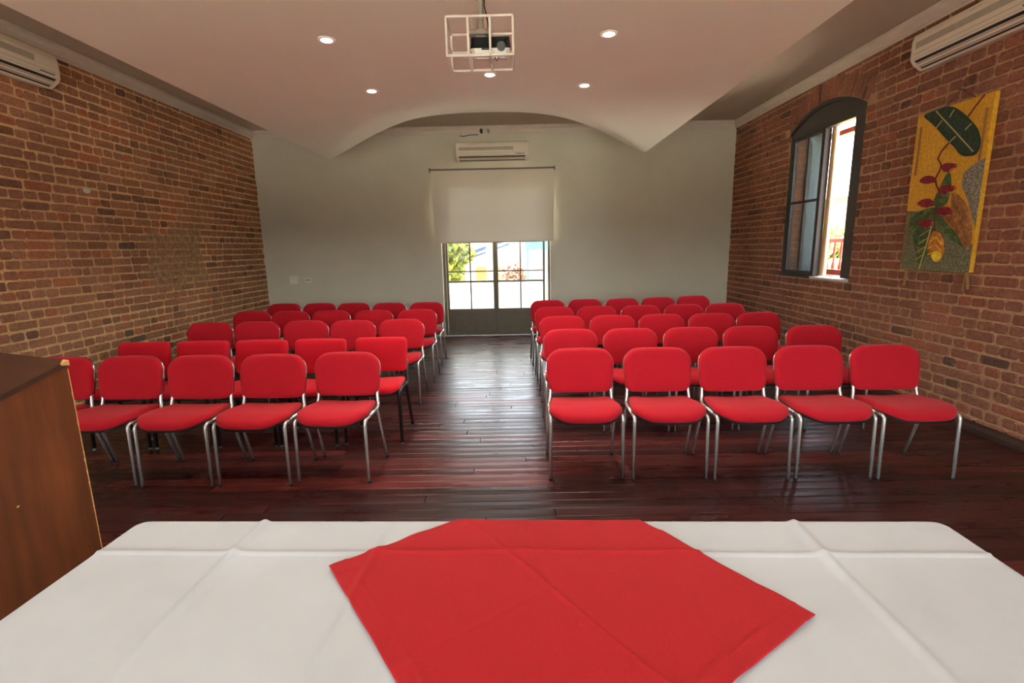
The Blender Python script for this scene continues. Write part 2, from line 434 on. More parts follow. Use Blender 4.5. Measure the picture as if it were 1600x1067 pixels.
def build_bricks(wall, xw, sgn, bricks, mo, ms, tag_mesh, thin=None):
    """sgn: +1 bricks face +x, -1 face -x"""
    var = variants(mo)
    def size(b):
        c = (xw, (b[0]+b[1])/2, b[2]); p = to_px(c)
        if p is None or not (-15 < p[0] < 1615 and -15 < p[1] < 1080): return 0
        q1 = to_px((xw, b[0], b[2])); q2 = to_px((xw, b[1], b[2])); q3 = to_px((xw, c[1], b[2]+HB))
        return abs(q1[0]-q2[0])*abs(q3[1]-p[1])
    order = sorted(bricks, key=size, reverse=True)
    mb = MB(); tones = []; rg = random.Random(5)
    for i, b in enumerate(order):
        L = b[1]-b[0]; yc = (b[0]+b[1])/2; pr = thin(yc, b[2]) if thin else 0.0
        tilt = rg.uniform(-.012, .012)
        if i < 300 and size(b) > 0:
            kk = 's' if L > .18 else 'h'; L0, me = rg.choice(var[kk])
            o = bpy.data.objects.new('brick', me); o.location = (xw+sgn*pr, yc, b[2]); o.rotation_euler = (0, tilt, -math.pi/2*sgn)
            o.scale = (L/L0, 1, b[3]/HB); link(o, wall)
        else:
            v, f = brick_geo(L, b[3], rg)
            if sgn > 0: v = [(xw+pr+p[1], yc-p[0], b[2]+p[2]+tilt*p[0]) for p in v]
            else: v = [(xw-pr-p[1], yc+p[0], b[2]+p[2]+tilt*p[0]) for p in v]
            mb.add(v, f); tones.append(b[5])
    o = mb.build('bricks', ms, wall, fix=False); tag(o, kind='stuff'); tri_tone(o.data, tones, 17)
# left wall
wall_left = MB().box((XL-.35, YF-.3, -.3), (XL, YB+.3, CEIL+.3)).build('wall_left', M['mortarL']); tag(wall_left, kind='structure')
def patch(yc, z):
    return -.006 if (5.86 < yc < 6.98 and 1.06 < z < 1.86) else 0.0
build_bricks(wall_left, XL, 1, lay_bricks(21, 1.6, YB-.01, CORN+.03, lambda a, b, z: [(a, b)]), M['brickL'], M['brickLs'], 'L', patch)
# right wall with an arched window opening
WY0, WY1, WZ0, WZS, WZA, WT = 5.50, 6.93, 1.075, 2.92, 3.125, .45
WYC, WH = (WY0+WY1)/2, (WY1-WY0)/2
def arch(yy): return WZS+(WZA-WZS)*max(0.0, 1-((yy-WYC)/WH)**2)
mb = MB().box((XR, YF-.3, -.3), (XR+WT, WY0, CEIL+.3)).box((XR, WY1, -.3), (XR+WT, YB+.3, CEIL+.3)).box((XR, WY0, -.3), (XR+WT, WY1, WZ0))
N = 18
for i in range(N):
    a = WY0+(WY1-WY0)*i/N; b = WY0+(WY1-WY0)*(i+1)/N
    mb.add([(XR, a, arch(a)), (XR+WT, a, arch(a)), (XR+WT, b, arch(b)), (XR, b, arch(b)), (XR, a, CEIL+.3), (XR+WT, a, CEIL+.3), (XR+WT, b, CEIL+.3), (XR, b, CEIL+.3)],
           [(0,3,2,1),(4,5,6,7),(0,1,5,4),(1,2,6,5),(2,3,7,6),(3,0,4,7)])
wall_right = mb.build('wall_right', M['mortarR']); tag(wall_right, kind='structure')
RING = .235; OW = WH+.16
def outer(yy): return WZS-.02+(WZA+RING-WZS+.02)*max(0.0, 1-((yy-WYC)/OW)**2)
def clipR(a, b, z):
    if z < WZ0-.02: return [(a, b)]
    if z < WZS-.02: lo, hi = WY0, WY1
    else:
        f = (z-(WZS-.02))/(WZA+RING-WZS+.02)
        if f >= 1: return [(a, b)]
        w = OW*math.sqrt(1-f); lo, hi = WYC-w-.012, WYC+w+.012
    out = []
    if a < lo: out.append((a, min(b, lo)))
    if b > hi: out.append((max(a, hi), b))
    return out
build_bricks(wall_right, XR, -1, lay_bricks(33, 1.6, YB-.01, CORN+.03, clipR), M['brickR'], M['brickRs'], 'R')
vs_me = []
for k in range(5):
    v, f = brick_geo(.056, RING-.014, brg); me = bpy.data.meshes.new('arch_brick'); me.from_pydata(v, [], [tuple(q) for q in f]); me.materials.append(M['brickR']); me.update(); vs_me.append(me)
nv = 23
for i in range(nv):
    t = -1+2*(i+.5)/nv; yy = WYC+WH*t*1.02; slope = math.atan2(-2*(WZA-WZS)*t/WH, 1)
    zc = arch(WYC+WH*t)-.004+RING/2
    o = bpy.data.objects.new('arch_brick', vs_me[i % 5]); o.location = (XR, yy+math.sin(-slope)*RING/2*.9, zc-.012*abs(t)); o.rotation_euler = (0, -slope, math.pi/2)
    o.scale = (1, 1, 1); link(o, wall_right)
# far reveal of the window opening is bare brick too
rmb = MB(); rtones = []
for j in range(21):
    z = WZ0+.05+j*CP
    for (a, b) in (((XR+.03, XR+.26), (XR+.275, XR+WT)) if j % 2 else ((XR+.03, XR+.145), (XR+.16, XR+.40))):
        v, f = brick_geo(b-a, HB, brg); xc = (a+b)/2
        rmb.add([(xc+p[0], WY1-p[1]*.8, z+p[2]) for p in v], f); rtones.append(brg.random())
ro = rmb.build('reveal_bricks', M['brickRs'], wall_right, fix=False); tag(ro, kind='stuff'); tri_tone(ro.data, rtones, 17)
# back wall with the door opening
DX0, DX1, DZ = -1.245, .612, 2.68
wall_back = MB().box((XL, YB, -.3), (DX0, YB+.3, CEIL+.3)).box((DX1, YB, -.3), (XR, YB+.3, CEIL+.3)).box((DX0, YB, DZ), (DX1, YB+.3, CEIL+.3)).build('wall_back', M['plaster']); tag(wall_back, kind='structure')
# front wall behind the presenter's table, with tall unseen windows added to let in more light
fw = MB(); ADDED_FWIN = [(-4.0, -1.75), (-1.4, .75), (1.1, 3.35)]; xs = [XL]+[e for w in ADDED_FWIN for e in w]+[XR]
for i in range(0, len(xs), 2): fw.box((xs[i], YF-.3, -.3), (xs[i+1], YF, CEIL+.3))
for a, b in ADDED_FWIN: fw.box((a, YF-.3, -.3), (b, YF, .5)).box((a, YF-.3, 2.8), (b, YF, CEIL+.3))
wall_front = fw.build('wall_front', M['plaster']); tag(wall_front, kind='structure')
for i, (a, b) in enumerate(ADDED_FWIN):  # frames and glass of the added front windows, all out of view
    w = empty('window_%d' % (i+2), ((a+b)/2, YF-.15, .5)); tag(w, kind='structure'); hw = (b-a)/2
    MB().box((-hw, -.03, 0), (-hw+.06, .03, 2.3)).box((hw-.06, -.03, 0), (hw, .03, 2.3)).box((-hw+.06, -.03, 0), (hw-.06, .03, .06)).box((-hw+.06, -.03, 2.24), (hw-.06, .03, 2.3)).box((-.025, -.025, .06), (.025, .025, 2.24)).build('window_frame', M['winframe'], w)
    for s in (0, 1):
        MB().box((-hw+.06 if s == 0 else .025, -.004, .06), (-.025 if s == 0 else hw-.06, .004, 2.24)).build('pane', M['glass'], w)
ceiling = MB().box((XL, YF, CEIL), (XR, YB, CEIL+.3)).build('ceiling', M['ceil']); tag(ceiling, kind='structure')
# dropped canopy: a level soffit whose far end flares up into a bell arch
CY, CZ, CX0, CX1 = 7.7, 2.845, -2.697, 1.932
CXC, CHW, CRISE, CLEN = (CX0+CX1)/2, (CX1-CX0)/2, .612, 3.27
SEC = [(0, 1.0), (.2, .985), (.36, .935), (.49, .85), (.61, .70), (.74, .49), (.87, .245), (1, 0)]
def bell(u):
    u = abs(u)
    for (a, p), (b, q) in zip(SEC, SEC[1:]):
        if u <= b:
            i = SEC.index((a, p)); t = (u-a)/(b-a)
            m0 = 0 if i == 0 else (SEC[i+1][1]-SEC[i-1][1])/(SEC[i+1][0]-SEC[i-1][0])
            m1 = (q-p)/(b-a) if i+2 >= len(SEC) else (SEC[i+2][1]-p)/(SEC[i+2][0]-a)
            h = b-a
            return (2*t**3-3*t**2+1)*p+(t**3-2*t*t+t)*h*m0+(-2*t**3+3*t*t)*q+(t**3-t*t)*h*m1
    return 0
nx, ny = 72, 60
ys = [YF+(CY-CLEN-.2-YF)*j/6 for j in range(7)]+[CY-CLEN-.2+(CLEN+.2)*(j+1)/ny for j in range(ny)]
v = []; f = []
for yy in ys:
    for i in range(nx+1):
        u = -1+2*i/nx; L = CLEN*(1-abs(u)**1.6)+1e-4; t = max(0.0, (yy-(CY-L))/L)
        v.append((CXC+CHW*u, yy, CZ+CRISE*bell(u)*(t**1.22)))
w = nx+1
for j in range(len(ys)-1):
    for i in range(nx): f.append((j*w+i, j*w+i+1, (j+1)*w+i+1, (j+1)*w+i))
base = len(v); topz = CEIL-.001
for j, yy in enumerate(ys):
    v.append((CX0, yy, topz)); v.append((CX1, yy, topz))
for j in range(len(ys)-1):
    f.append((j*w, (j+1)*w, base+2*(j+1), base+2*j)); f.append((j*w+nx, base+2*j+1, base+2*j+3, (j+1)*w+nx))
b2 = len(v); J = (len(ys)-1)*w
for i in range(nx+1): v.append((CXC+CHW*(-1+2*i/nx), CY, topz))
for i in range(nx): f.append((J+i, J+i+1, b2+i+1, b2+i))
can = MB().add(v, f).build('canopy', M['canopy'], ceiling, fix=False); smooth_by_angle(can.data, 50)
tag(can, label='dropped plaster canopy flaring up into a bell-shaped arch')
# cornices
def cornice(name, axis, a, b, wall, sgn):
    prof = [(0, 0), (.018, 0), (.022, .018), (.030, .024), (.034, .060), (.056, .082), (.062, .090), (.062, CEIL-CORN), (0, CEIL-CORN)]
    mb = MB()
    if axis == 'y': mb.prism(prof, lambda p, t: (wall+sgn*p[0], t, CORN+p[1]), a, b)
    else: mb.prism(prof, lambda p, t: (t, wall+sgn*p[0], CORN+p[1]), a, b)
    o = mb.build(name, M['cornice']); tag(o, kind='structure')
cornice('trim_1', 'y', YF, YB, XL, 1); cornice('trim_2', 'y', YF, YB, XR, -1); cornice('trim_3', 'x', XL+.062, XR-.062, YB, -1)
bs = MB().prism([(0, 0), (.05, 0), (.05, .035), (.035, .06), (.0, .085)], lambda p, t: (XR-p[0], t, p[1]), YF, YB).build('baseboard_right', simple('dark_skirting', lin(58, 38, 30), .6, var=.15, scale=14)); tag(bs, kind='structure')
bs = MB().prism([(0, 0), (.04, 0), (.04, .05), (.0, .07)], lambda p, t: (XL+p[0], t, p[1]), YF, YB).build('baseboard_left', bpy.data.materials['dark_skirting']); tag(bs, kind='structure')
# ------------------------------------------------------------------ the arched window
win = empty('window_1', (XR, WYC, WZ0)); tag(win, kind='structure')
def wbox(name, mat, x0, x1, y0, y1, z0, z1, par=None, r=.004):
    """x measured outward from the inner wall face; world y/z"""
    mb = MB().bbox((x0, y0-WYC, z0-WZ0), (x1, y1-WYC, z1-WZ0), r); return mb.build(name, mat, par or win)
FD0, FD1 = .005, .085
wbox('jamb', M['winframe'], FD0, FD1, WY1-.045, WY1, WZ0, WZS); wbox('jamb', M['winframe'], FD0, FD1+.03, WY0, WY0+.17, WZ0+.03, WZS)
wbox('head', M['winframe'], FD0, FD1, WY0+.17, WY1-.045, WZS-.10, WZS-.05)
hd = MB()
pts = [(WY0, WZS-.05)]+[(WY0+(WY1-WY0)*i/20, arch(WY0+(WY1-WY0)*i/20)-.004) for i in range(21)]+[(WY1, WZS-.05)]
hd.prism(pts, lambda p, t: (t, p[0]-WYC, p[1]-WZ0), .012, .07); tym = hd.build('arch_panel', M['winframe'], win)
ab = MB()
for i in range(20):
    a, b = WY0+(WY1-WY0)*i/20, WY0+(WY1-WY0)*(i+1)/20
    ab.prism([(a, arch(a)-.045), (b, arch(b)-.045), (b, arch(b)-.002), (a, arch(a)-.002)], lambda p, t: (t, p[0]-WYC, p[1]-WZ0), -.012, .014)
ab.build('arch_bead', M['winframe'], tym)
wbox('mullion', M['winframe'], FD0, FD1, WYC-.025, WYC+.025, WZ0+.03, WZS-.10)
wbox('post', M['cream'], .09, .14, WYC-.085, WYC-.005, WZ0+.03, WZS-.08, None, .01)
wbox('post_bead', M['cream'], .085, .095, WYC-.060, WYC-.040, WZ0+.03, WZS-.08)
wbox('sill', M['whitepaint'], -.02, WT, WY0+.01, WYC+.0, WZ0-.004, WZ0+.022); wbox('sill', M['winframe'], -.02, .09, WYC+.0, WY1, WZ0-.004, WZ0+.03)
# glazed sash of the closed half
sy0, sy1, sz0, sz1 = WYC+.025, WY1-.045, WZ0+.03, WZS-.10
sash = empty('sash', (0, 0, 0), 0, win)
wbox('stile', M['winframe'], .02, .055, sy0, sy0+.035, sz0, sz1, sash); wbox('stile', M['winframe'], .02, .055, sy1-.035, sy1, sz0, sz1, sash)
wbox('rail', M['winframe'], .02, .055, sy0+.035, sy1-.035, sz0, sz0+.05, sash); wbox('rail', M['winframe'], .02, .055, sy0+.035, sy1-.035, sz1-.035, sz1, sash)
sm = (sy0+sy1)/2-.01; zm = 2.02
wbox('glazing_bar', M['winframe'], .024, .05, sm-.012, sm+.012, sz0+.05, sz1-.035, sash); wbox('glazing_bar', M['winframe'], .022, .052, sy0+.035, sy1-.035, zm-.016, zm+.016, sash)
for (a, b) in ((sy0+.035, sm-.012), (sm+.012, sy1-.035)):
    for (c, d) in ((sz0+.05, zm-.016), (zm+.016, sz1-.035)): wbox('pane', M['oldglass'], .035, .039, a, b, c, d, sash, .0005)
# outer red frame in the open half and folded blue-grey shutter on the brick reveal
wbox('outer_transom', M['redwood'], WT-.06, WT-.01, WY0, WY1, 2.80, 2.86); wbox('outer_rail', M['redwood'], WT-.06, WT-.01, WY0, WY1, WZ0+.022, WZ0+.09)
wbox('outer_stile', M['redwood'], WT-.06, WT-.01, WY1-.05, WY1-.012, WZ0+.09, 2.80)
sh = wbox('shutter', M['bluegrey'], .22, WT-.065, WY1-.05, WY1-.018, WZ0+.03, WZS-.06); tag(sh, label='blue-grey shutter leaf folded against the brick reveal')
for z0, z1 in ((1.16, 1.95), (2.02, 2.78)): wbox('shutter_panel', M['bluegrey'], .25, WT-.09, WY1-.058, WY1-.048, z0, z1, sh)
# ------------------------------------------------------------------ glazed double door and roller blind
door = empty('door_1', ((DX0+DX1)/2, YB+.14, 0)); tag(door, kind='structure'); DC = (DX0+DX1)/2; dhw = (DX1-DX0)/2
def dbox(name, mat, x0, x1, z0, z1, y0=-.02, y1=.02, par=None, r=.003):
    return MB().bbox((x0-DC, y0, z0), (x1-DC, y1, z1), r).build(name, mat, par or door)
dbox('frame_post', M['doormetal'], DX0, DX0+.045, 0, DZ, -.035, .035); dbox('frame_post', M['doormetal'], DX1-.035, DX1, 0, DZ, -.035, .035)
dbox('frame_head', M['doormetal'], DX0+.045, DX1-.035, DZ-.05, DZ, -.035, .035); dbox('threshold', M['doormetal'], DX0+.045, DX1-.035, 0, .018, -.05, .05)
for (a, b, mid) in ((DX0+.05, -.34, -.776), (-.33, DX1-.085, .10)):
    lf = empty('door_leaf', (0, 0, 0), 0, door); st = .038; z1 = DZ-.055
    dbox('stile', M['doormetal'], a, a+st, .02, z1, par=lf); dbox('stile', M['doormetal'], b-st, b, .02, z1, par=lf)
    for (r0, r1) in ((.02, .07), (.405, .468), (.93, .962), (z1-.05, z1)): dbox('rail', M['doormetal'], a+st, b-st, r0, r1, par=lf)
    kp = MB().bbox((a+st-DC, -.008, .07), (b-st-DC, .008, .405), .001)
    nr = 30
    for i in range(nr):
        xx = a+st+(b-a-2*st)*(i+.5)/nr-DC; kp.box((xx-.0045, -.013, .075), (xx+.0045, -.008, .40))
    kp.build('kick_panel', M['doormetal'], lf)
    for zc in (1.123, 1.62, 2.1): dbox('glazing_bar', M['muntin'], a+st, b-st, zc-.011, zc+.011, -.012, .012, lf)
    dbox('glazing_bar', M['muntin'], mid-.012, mid+.012, .468, z1-.05, -.013, .013, lf)
    for (p, q) in ((a+st, mid-.012), (mid+.012, b-st)):
        dbox('frosted_pane', M['frost'], p, q, .468, .93, -.003, .003, lf, .0005)
        for (c, d) in ((.962, 1.112), (1.134, 1.609), (1.631, 2.089), (2.111, z1-.05)): dbox('pane', M['glass'], p, q, c, d, -.003, .003, lf, .0005)
dbox('meeting_strip', M['doormetal'], -.352, -.318, .02, DZ-.055, .02, .032)
# the strip between leaf and post is a narrow fixed light
dbox('side_light', M['glass'], DX1-.085, DX1-.035, .018, DZ-.05, -.002, .002, None, .0004)
bl = empty('roller_blind', (-.345, YB, 1.6)); tag(bl, 'beige roller blind half drawn over the glazed double door', 'blind')
mb = MB(); v = []; f = []; bw = 1.015; nx_, nz_ = 40, 30
for j in range(nz_+1):
    for i in range(nx_+1):
        a = -1+2*i/nx_; t = j/nz_; xx = a*(bw+.010*(t if a > 0 else t)-.018*(1-t)*(1 if a < 0 else -.2)*0)
        xx = a*bw+(-.006 if a > 0 else -.012)*0; xx += (.032*(1-t) if a < -.9 else .012*(1-t))*(1 if a < 0 else -.5)*abs(a)**6
        yy = -.085+.010*math.sin(a*3+1)*(1-t)+(.022*(abs(a)**8)*(1-t))*(-1)
        v.append((xx, yy, .025+t*1.165))
for j in range(nz_):
    for i in range(nx_): f.append((j*(nx_+1)+i, j*(nx_+1)+i+1, (j+1)*(nx_+1)+i+1, (j+1)*(nx_+1)+i))
fab = MB().add(v, f).build('blind_fabric', M['blind'], bl, fix=False); fab.data.shade_smooth()
MB().tube([(-1.03, -.07, 1.195), (1.03, -.07, 1.195)], .019, 12).build('roller_tube', M['blindrail'], bl, True)
MB().bbox((-.995, -.093, .012), (1.003, -.077, .03), .003).build('bottom_bar', M['blind'], bl)
for s in (-1, 1): MB().bbox((s*1.032-.006, -.10, 1.165), (s*1.032+.006, 0, 1.23), .002).build('bracket', M['blindrail'], bl)
# ------------------------------------------------------------------ chairs
def outline(w_top, w_bot, h, r_top, r_bot, bulge, n=7):
    """closed outline, centred, v up; edges bow outwards by bulge"""
    pts = []
    def arc(cx, cy, r, a0, a1):
        for k in range(n+1):
            a = math.radians(a0+(a1-a0)*k/n); pts.append((cx+r*math.cos(a), cy+r*math.sin(a)))
    arc(w_bot-r_bot, -h+r_bot, r_bot, -90, 0); arc(w_top-r_top, h-r_top, r_top, 0, 90)
    arc(-w_top+r_top, h-r_top, r_top, 90, 180); arc(-w_bot+r_bot, -h+r_bot, r_bot, 180, 270)
    # subdivide the long sides
    out = []
    for i, p in enumerate(pts):
        q = pts[(i+1) % len(pts)]; out.append(p); d = math.hypot(q[0]-p[0], q[1]-p[1])
        k = int(d/.05)
        for t in range(1, k): out.append((p[0]+(q[0]-p[0])*t/k, p[1]+(q[1]-p[1])*t/k))
    res = []
    for (a, b) in out:
        res.append((a*(1+bulge*(1-min(1, (b/h)**2))*.6/ max(w_top, .01)), b+math.copysign(bulge*(1-min(1, (a/w_top)**2)), b)))
    return res
def cushion(poly, prof, mapf, inner=(.78, .5, .25)):
    """prof: list of (scale, n) rings from the back rim to the crown, then inner rings at the crown"""
    mb = MB(); n = len(poly); v = []; rings = list(prof); last = rings[-1]
    for s in inner: rings.append((last[0]*s, last[1]+.004*(1-s)))
    for (s, t) in rings: v += [mapf(a*s, b*s, t) for a, b in poly]
    f = []
    for j in range(len(rings)-1):
        for i in range(n): f.append((j*n+i, j*n+(i+1) % n, (j+1)*n+(i+1) % n, (j+1)*n+i))
    v.append(mapf(0, 0, rings[-1][1]+.001)); c = len(v)-1; J = (len(rings)-1)*n
    for i in range(n): f.append((J+i, J+(i+1) % n, c))
    f.append(tuple(range(n))[::-1])
    return mb.add(v, f)
def bend_path(pts, r=.04, n=5):
    P = [Vector(p) for p in pts]; out = [P[0]]
    for i in range(1, len(P)-1):
        a, b, c = P[i-1], P[i], P[i+1]; d0 = (a-b); d1 = (c-b); k = min(r, d0.length*.45, d1.length*.45)
        s, e = b+d0.normalized()*k, b+d1.normalized()*k
        for j in range(n+1):
            t = j/n; out.append(s*(1-t)**2+b*2*t*(1-t)+e*t*t)
    out.append(P[-1]); return out
def make_chair(kind):
    root = empty('stacking_chair')
    sq = kind == 'square'
    tube = M['blacktube'] if sq else M['chrome']; fab_ = M['red2'] if sq else M['red']; tr = .0135 if sq else .0115; fw_ = .224 if sq else .2375; nseg = 6 if sq else 9
    # backrest: tilted pad, concave towards the sitter; the chair faces -y
    bc = Vector((0, .180, .650)); tl = math.radians(10)
    def bmap(a, b, t):
        yy = -t-.10*a*a*2.0+.02
        return (a, bc.y+b*math.sin(tl)+yy*math.cos(tl), bc.z+b*math.cos(tl)-yy*math.sin(tl)*0.0)
    if sq: bp = outline(.217, .217, .142, .035, .03, .003)
    else: bp = outline(.232, .226, .148, .095, .05, .009)
    prof = [(.985, .0), (1.0, .008), (1.0, .020), (.985, .031), (.95, .039), (.88, .044)]
    back = cushion(bp, prof, bmap).build('backrest', fab_, root); smooth_by_angle(back.data, 60)
    shl = cushion(bp, [(.95, -.014), (.985, -.008), (.985, .004), (.97, .006)], bmap, (.6,)).build('back_shell', M['black'], back); smooth_by_angle(shl.data, 50)
    # seat pad: waterfall front, raised rear
    def smap(a, b, t):
        d = -b  # +: towards the front
        drop = -.035*max(0, (d-.10)/.12)**2 if d > .10 else 0.0
        z = .430+.012*(d/.2)+drop+t+.30*a*a*(1 if d < .05 else .5)-.004
        if d < -.15: z -= .10*(-.15-d)
        return (a, -.032+b, z)
    sp = outline(.205, .236, .214, .06, .125, .008) if not sq else outline(.20, .222, .20, .05, .07, .006)
    seat = cushion(sp, [(.975, .0), (1.0, .007), (1.0, .020), (.985, .032), (.95, .040), (.88, .044)], smap).build('seat', fab_, root); smooth_by_angle(seat.data, 60)
    pan = cushion(sp, [(.93, -.016), (.985, -.012), (.995, .002), (.97, .004)], smap, (.6,)).build('seat_pan', M['black'], seat); smooth_by_angle(pan.data, 50)
    for s in (-1, 1):
        fl = MB().tube(bend_path([(s*fw_, -.205, .012), (s*(fw_-.003), -.197, .426), (s*(fw_-.005), -.12, .428)], .03, 6), tr, nseg).build('leg', tube, root); fl.data.shade_smooth()
        MB().lathe([(0, 0), (tr+.0012, 0), (tr+.0012, .011), (tr, .014)], 10, (s*fw_, -.205, 0)).build('foot_cap', M['black'] if not sq else M['steel'], fl)
        rl = MB().tube(bend_path([(s*(fw_-.005), -.12, .428), (s*(fw_-.006), .08, .424), (s*.222, .135, .436), (s*.214, .150, .50), (s*.214, .174, .61)], .04, 5), tr, nseg).build('seat_rail', tube, root); rl.data.shade_smooth()
        bl_ = MB().tube(bend_path([(s*(fw_-.006), .055, .424), (s*(fw_-.004), .075, .40), (s*fw_, .205, .012)], .03, 4), tr*.92, nseg).build('leg', tube, root); bl_.data.shade_smooth()
        MB().lathe([(0, 0), (tr+.0012, 0), (tr+.0012, .011), (tr, .014)], 10, (s*fw_, .205, 0)).build('foot_cap', M['black'] if not sq else M['steel'], bl_)
    if not sq:
        pth = [(-.212, .176, .60), (-.228, .182, .64), (-.230, .200, .735), (-.165, .222, .778), (0, .226, .786), (.165, .222, .778), (.230, .200, .735), (.228, .182, .64), (.212, .176, .60)]
        bf = MB().tube(bend_path(pth, .06, 5), .010, 8).build('back_frame', tube, root); bf.data.shade_smooth()
    else:
        for s in (-1, 1):
            bf = MB().tube([(s*.195, .172, .60), (s*.195, .195, .72)], .012, 6).build('back_frame', tube, root)
    for yy in (-.12, .09): MB().tube([(-fw_+.008, yy, .417), (fw_-.008, yy, .417)], .010, 8).build('stretcher', tube, root)
    return root
proto = make_chair('round'); proto2 = make_chair('square')
ORD = ['first', 'second', 'third', 'fourth', 'fifth']
# (row depth of the backrest top, x of each backrest centre from the aisle outwards)
ROWS = {
 'window': [([.453, .995, 1.516, 2.041, 2.557], [3.47, 3.45, 3.43, 3.42, 3.40]), ([.478, 1.0, 1.526, 2.047, 2.586], [4.32, 4.30, 4.30, 4.30, 4.28]), ([.485, 1.012, 1.522, 2.04, 2.539], [5.16]*3+[5.15, 5.18]),
            ([.474, .980, 1.508, 2.034, 2.547], [6.0, 5.98, 5.98, 5.99, 6.03]), ([.440, .950, 1.458, 1.970, 2.49], [6.77, 6.79, 6.80, 6.86, 6.98])],
 'lectern': [([-1.215, -1.737, -2.262, -2.782, -3.290], [3.49, 3.46, 3.47, 3.49, 3.50]), ([-1.145, -1.652, -2.153, -2.654, -3.155], [4.15, 4.13, 4.13, 4.13, 4.13]), ([-1.199, -1.705, -2.215, -2.728, -3.231], [5.16, 5.14, 5.18, 5.17, 5.18]),
             ([-1.196, -1.729, -2.265, -2.774, -3.285], [6.0, 6.01, 6.05, 6.07, 6.14]), ([-1.224, -1.738, -2.249, -2.750, -3.27], [6.82, 6.82, 6.88, 6.95, 6.99])]}
ROT = {('lectern', 0): -1.5, ('window', 4): 3.0}
crg = random.Random(4); used = {}
for blk, rows_ in ROWS.items():
    for r, (xs_, ys_) in enumerate(rows_):
        for i, (cx, cy) in enumerate(zip(xs_, ys_)):
            sq = blk == 'lectern' and r == 1
            p = proto2 if sq else proto
            if p not in used: o = p; used[p] = 1
            else: o = copy_tree(p)
            a = math.radians(ROT.get((blk, r), 0)+crg.uniform(-1.0, 1.0))
            if (blk, r, i) == ('window', 2, 4): a = math.radians(5)
            off = .205
            o.location = (cx+off*math.sin(a), cy-off*math.cos(a), .0006); o.rotation_euler = (0, 0, a)
            if sq: lb = 'red chair with black legs and squarer back, lectern-side block, %s from the aisle' % ORD[i]
            else: lb = 'red chair with chrome legs, %s row from table, %s-side block, %s from aisle' % (ORD[r], blk, ORD[i])
            tag(o, lb, 'chair', 'red stacking chairs set out in rows')
# ------------------------------------------------------------------ table, cloths
TA = Vector((-1.118, 1.338)); TB = Vector((1.173, 1.271)); TD = .80
ex = (TB-TA).normalized(); ey = Vector((-ex.y, ex.x)); TW = (TB-TA).length; TZ = .75
tc = (TA+TB)/2-ey*TD/2; trot = math.atan2(ex.y, ex.x)
tbl = empty('folding_table', (tc.x, tc.y, 0), trot); tag(tbl, 'long folding table hidden under the white cloth', 'table')
MB().bbox((-TW/2+.012, -TD/2+.012, .705), (TW/2-.012, TD/2-.012, .741), .01).build('table_top', M['tabletop'], tbl)
for sx in (-1, 1):
    for sy in (-1, 1): MB().tube([(sx*(TW/2-.2), sy*(TD/2-.1), .0005), (sx*(TW/2-.2), sy*(TD/2-.1), .705)], .016, 10).build('leg', M['blacktube'], tbl, True)
def g(d, s): return math.exp(-(d/s)**2)
def cloth_h(x, y):
    """relief of the ironed folds in the cloth; x along the table, y from the centre towards the audience"""
    dv = TD/2-y; h = 0.0
    h += .0045*g(dv-.150, .006)+.0010*g(dv-.16, .02)
    for xc, amp, s in ((-.775, .009, .012), (.745, .009, .012), (-.40, .006, .010), (-.015, .003, .009), (.37, .002, .01)):
        fade = .5+.5*math.tanh((dv-.03)*12) if abs(xc) < .5 else 1.0
        end = 1.0/(1+math.exp((dv-.46)*18)) if xc < -.5 else 1.0
        wob = .004*math.sin(y*9+xc*3)
        h += amp*g(x-xc-wob, s)*fade*end
        h += .0022*g(math.hypot((x-xc)*1.0, (dv-.15)), .05)
    h += .0008*math.sin(x*5.1+1)*math.sin(y*7.3)+.0005*math.sin(x*13+y*9)
    return h
gx, gy = 290, 100
v = []; f = []
for j in range(gy+1):
    for i in range(gx+1):
        x = -TW/2+TW*i/gx; y = -TD/2+TD*j/gy
        cx_, cy_ = abs(x)-(TW/2-.03), abs(y)-(TD/2-.03)
        if cx_ > 0 and cy_ > 0:
            d = math.hypot(cx_, cy_)
            if d > .03: x -= math.copysign(cx_*(1-.03/d), x); y -= math.copysign(cy_*(1-.03/d), y)
        v.append((x, y, TZ-.004+cloth_h(x, y)))
W_ = gx+1
for j in range(gy):
    for i in range(gx): f.append((j*W_+i, j*W_+i+1, (j+1)*W_+i+1, (j+1)*W_+i))
loop = [i for i in range(gx)]+[j*W_+gx for j in range(gy)]+[gy*W_+gx-i for i in range(gx)]+[(gy-j)*W_ for j in range(gy)]
prev = loop; L_ = len(loop)
for (o_, dz) in ((.004, -.0015), (.008, -.006), (.010, -.016), (.011, -.06), (.018, -.22), (.028, -.42), (.036, -.66)):
    cur = []
    for k, ix in enumerate(loop):
        x, y, z = v[ix]; a = v[loop[(k-2) % L_]]; b = v[loop[(k+2) % L_]]; tx, ty = b[0]-a[0], b[1]-a[1]; l = math.hypot(tx, ty) or 1
        nxn, nyn = ty/l, -tx/l; wv = 1+.9*math.sin(k*.145)*min(1, -dz*3)+.5*math.sin(k*.37+1)*min(1, -dz*2)
        v.append((x+nxn*o_*wv, y+nyn*o_*wv, TZ-.004+dz)); cur.append(len(v)-1)
    for k in range(L_): f.append((prev[k], cur[k], cur[(k+1) % L_], prev[(k+1) % L_]))
    prev = cur
cl = MB().add(v, f).build('tablecloth', M['whitecloth'], fix=False); cl.location = (tc.x, tc.y, 0); cl.rotation_euler = (0, 0, trot); cl.data.shade_smooth()
tag(cl, 'white tablecloth with ironed folds spread over the long table', 'tablecloth')
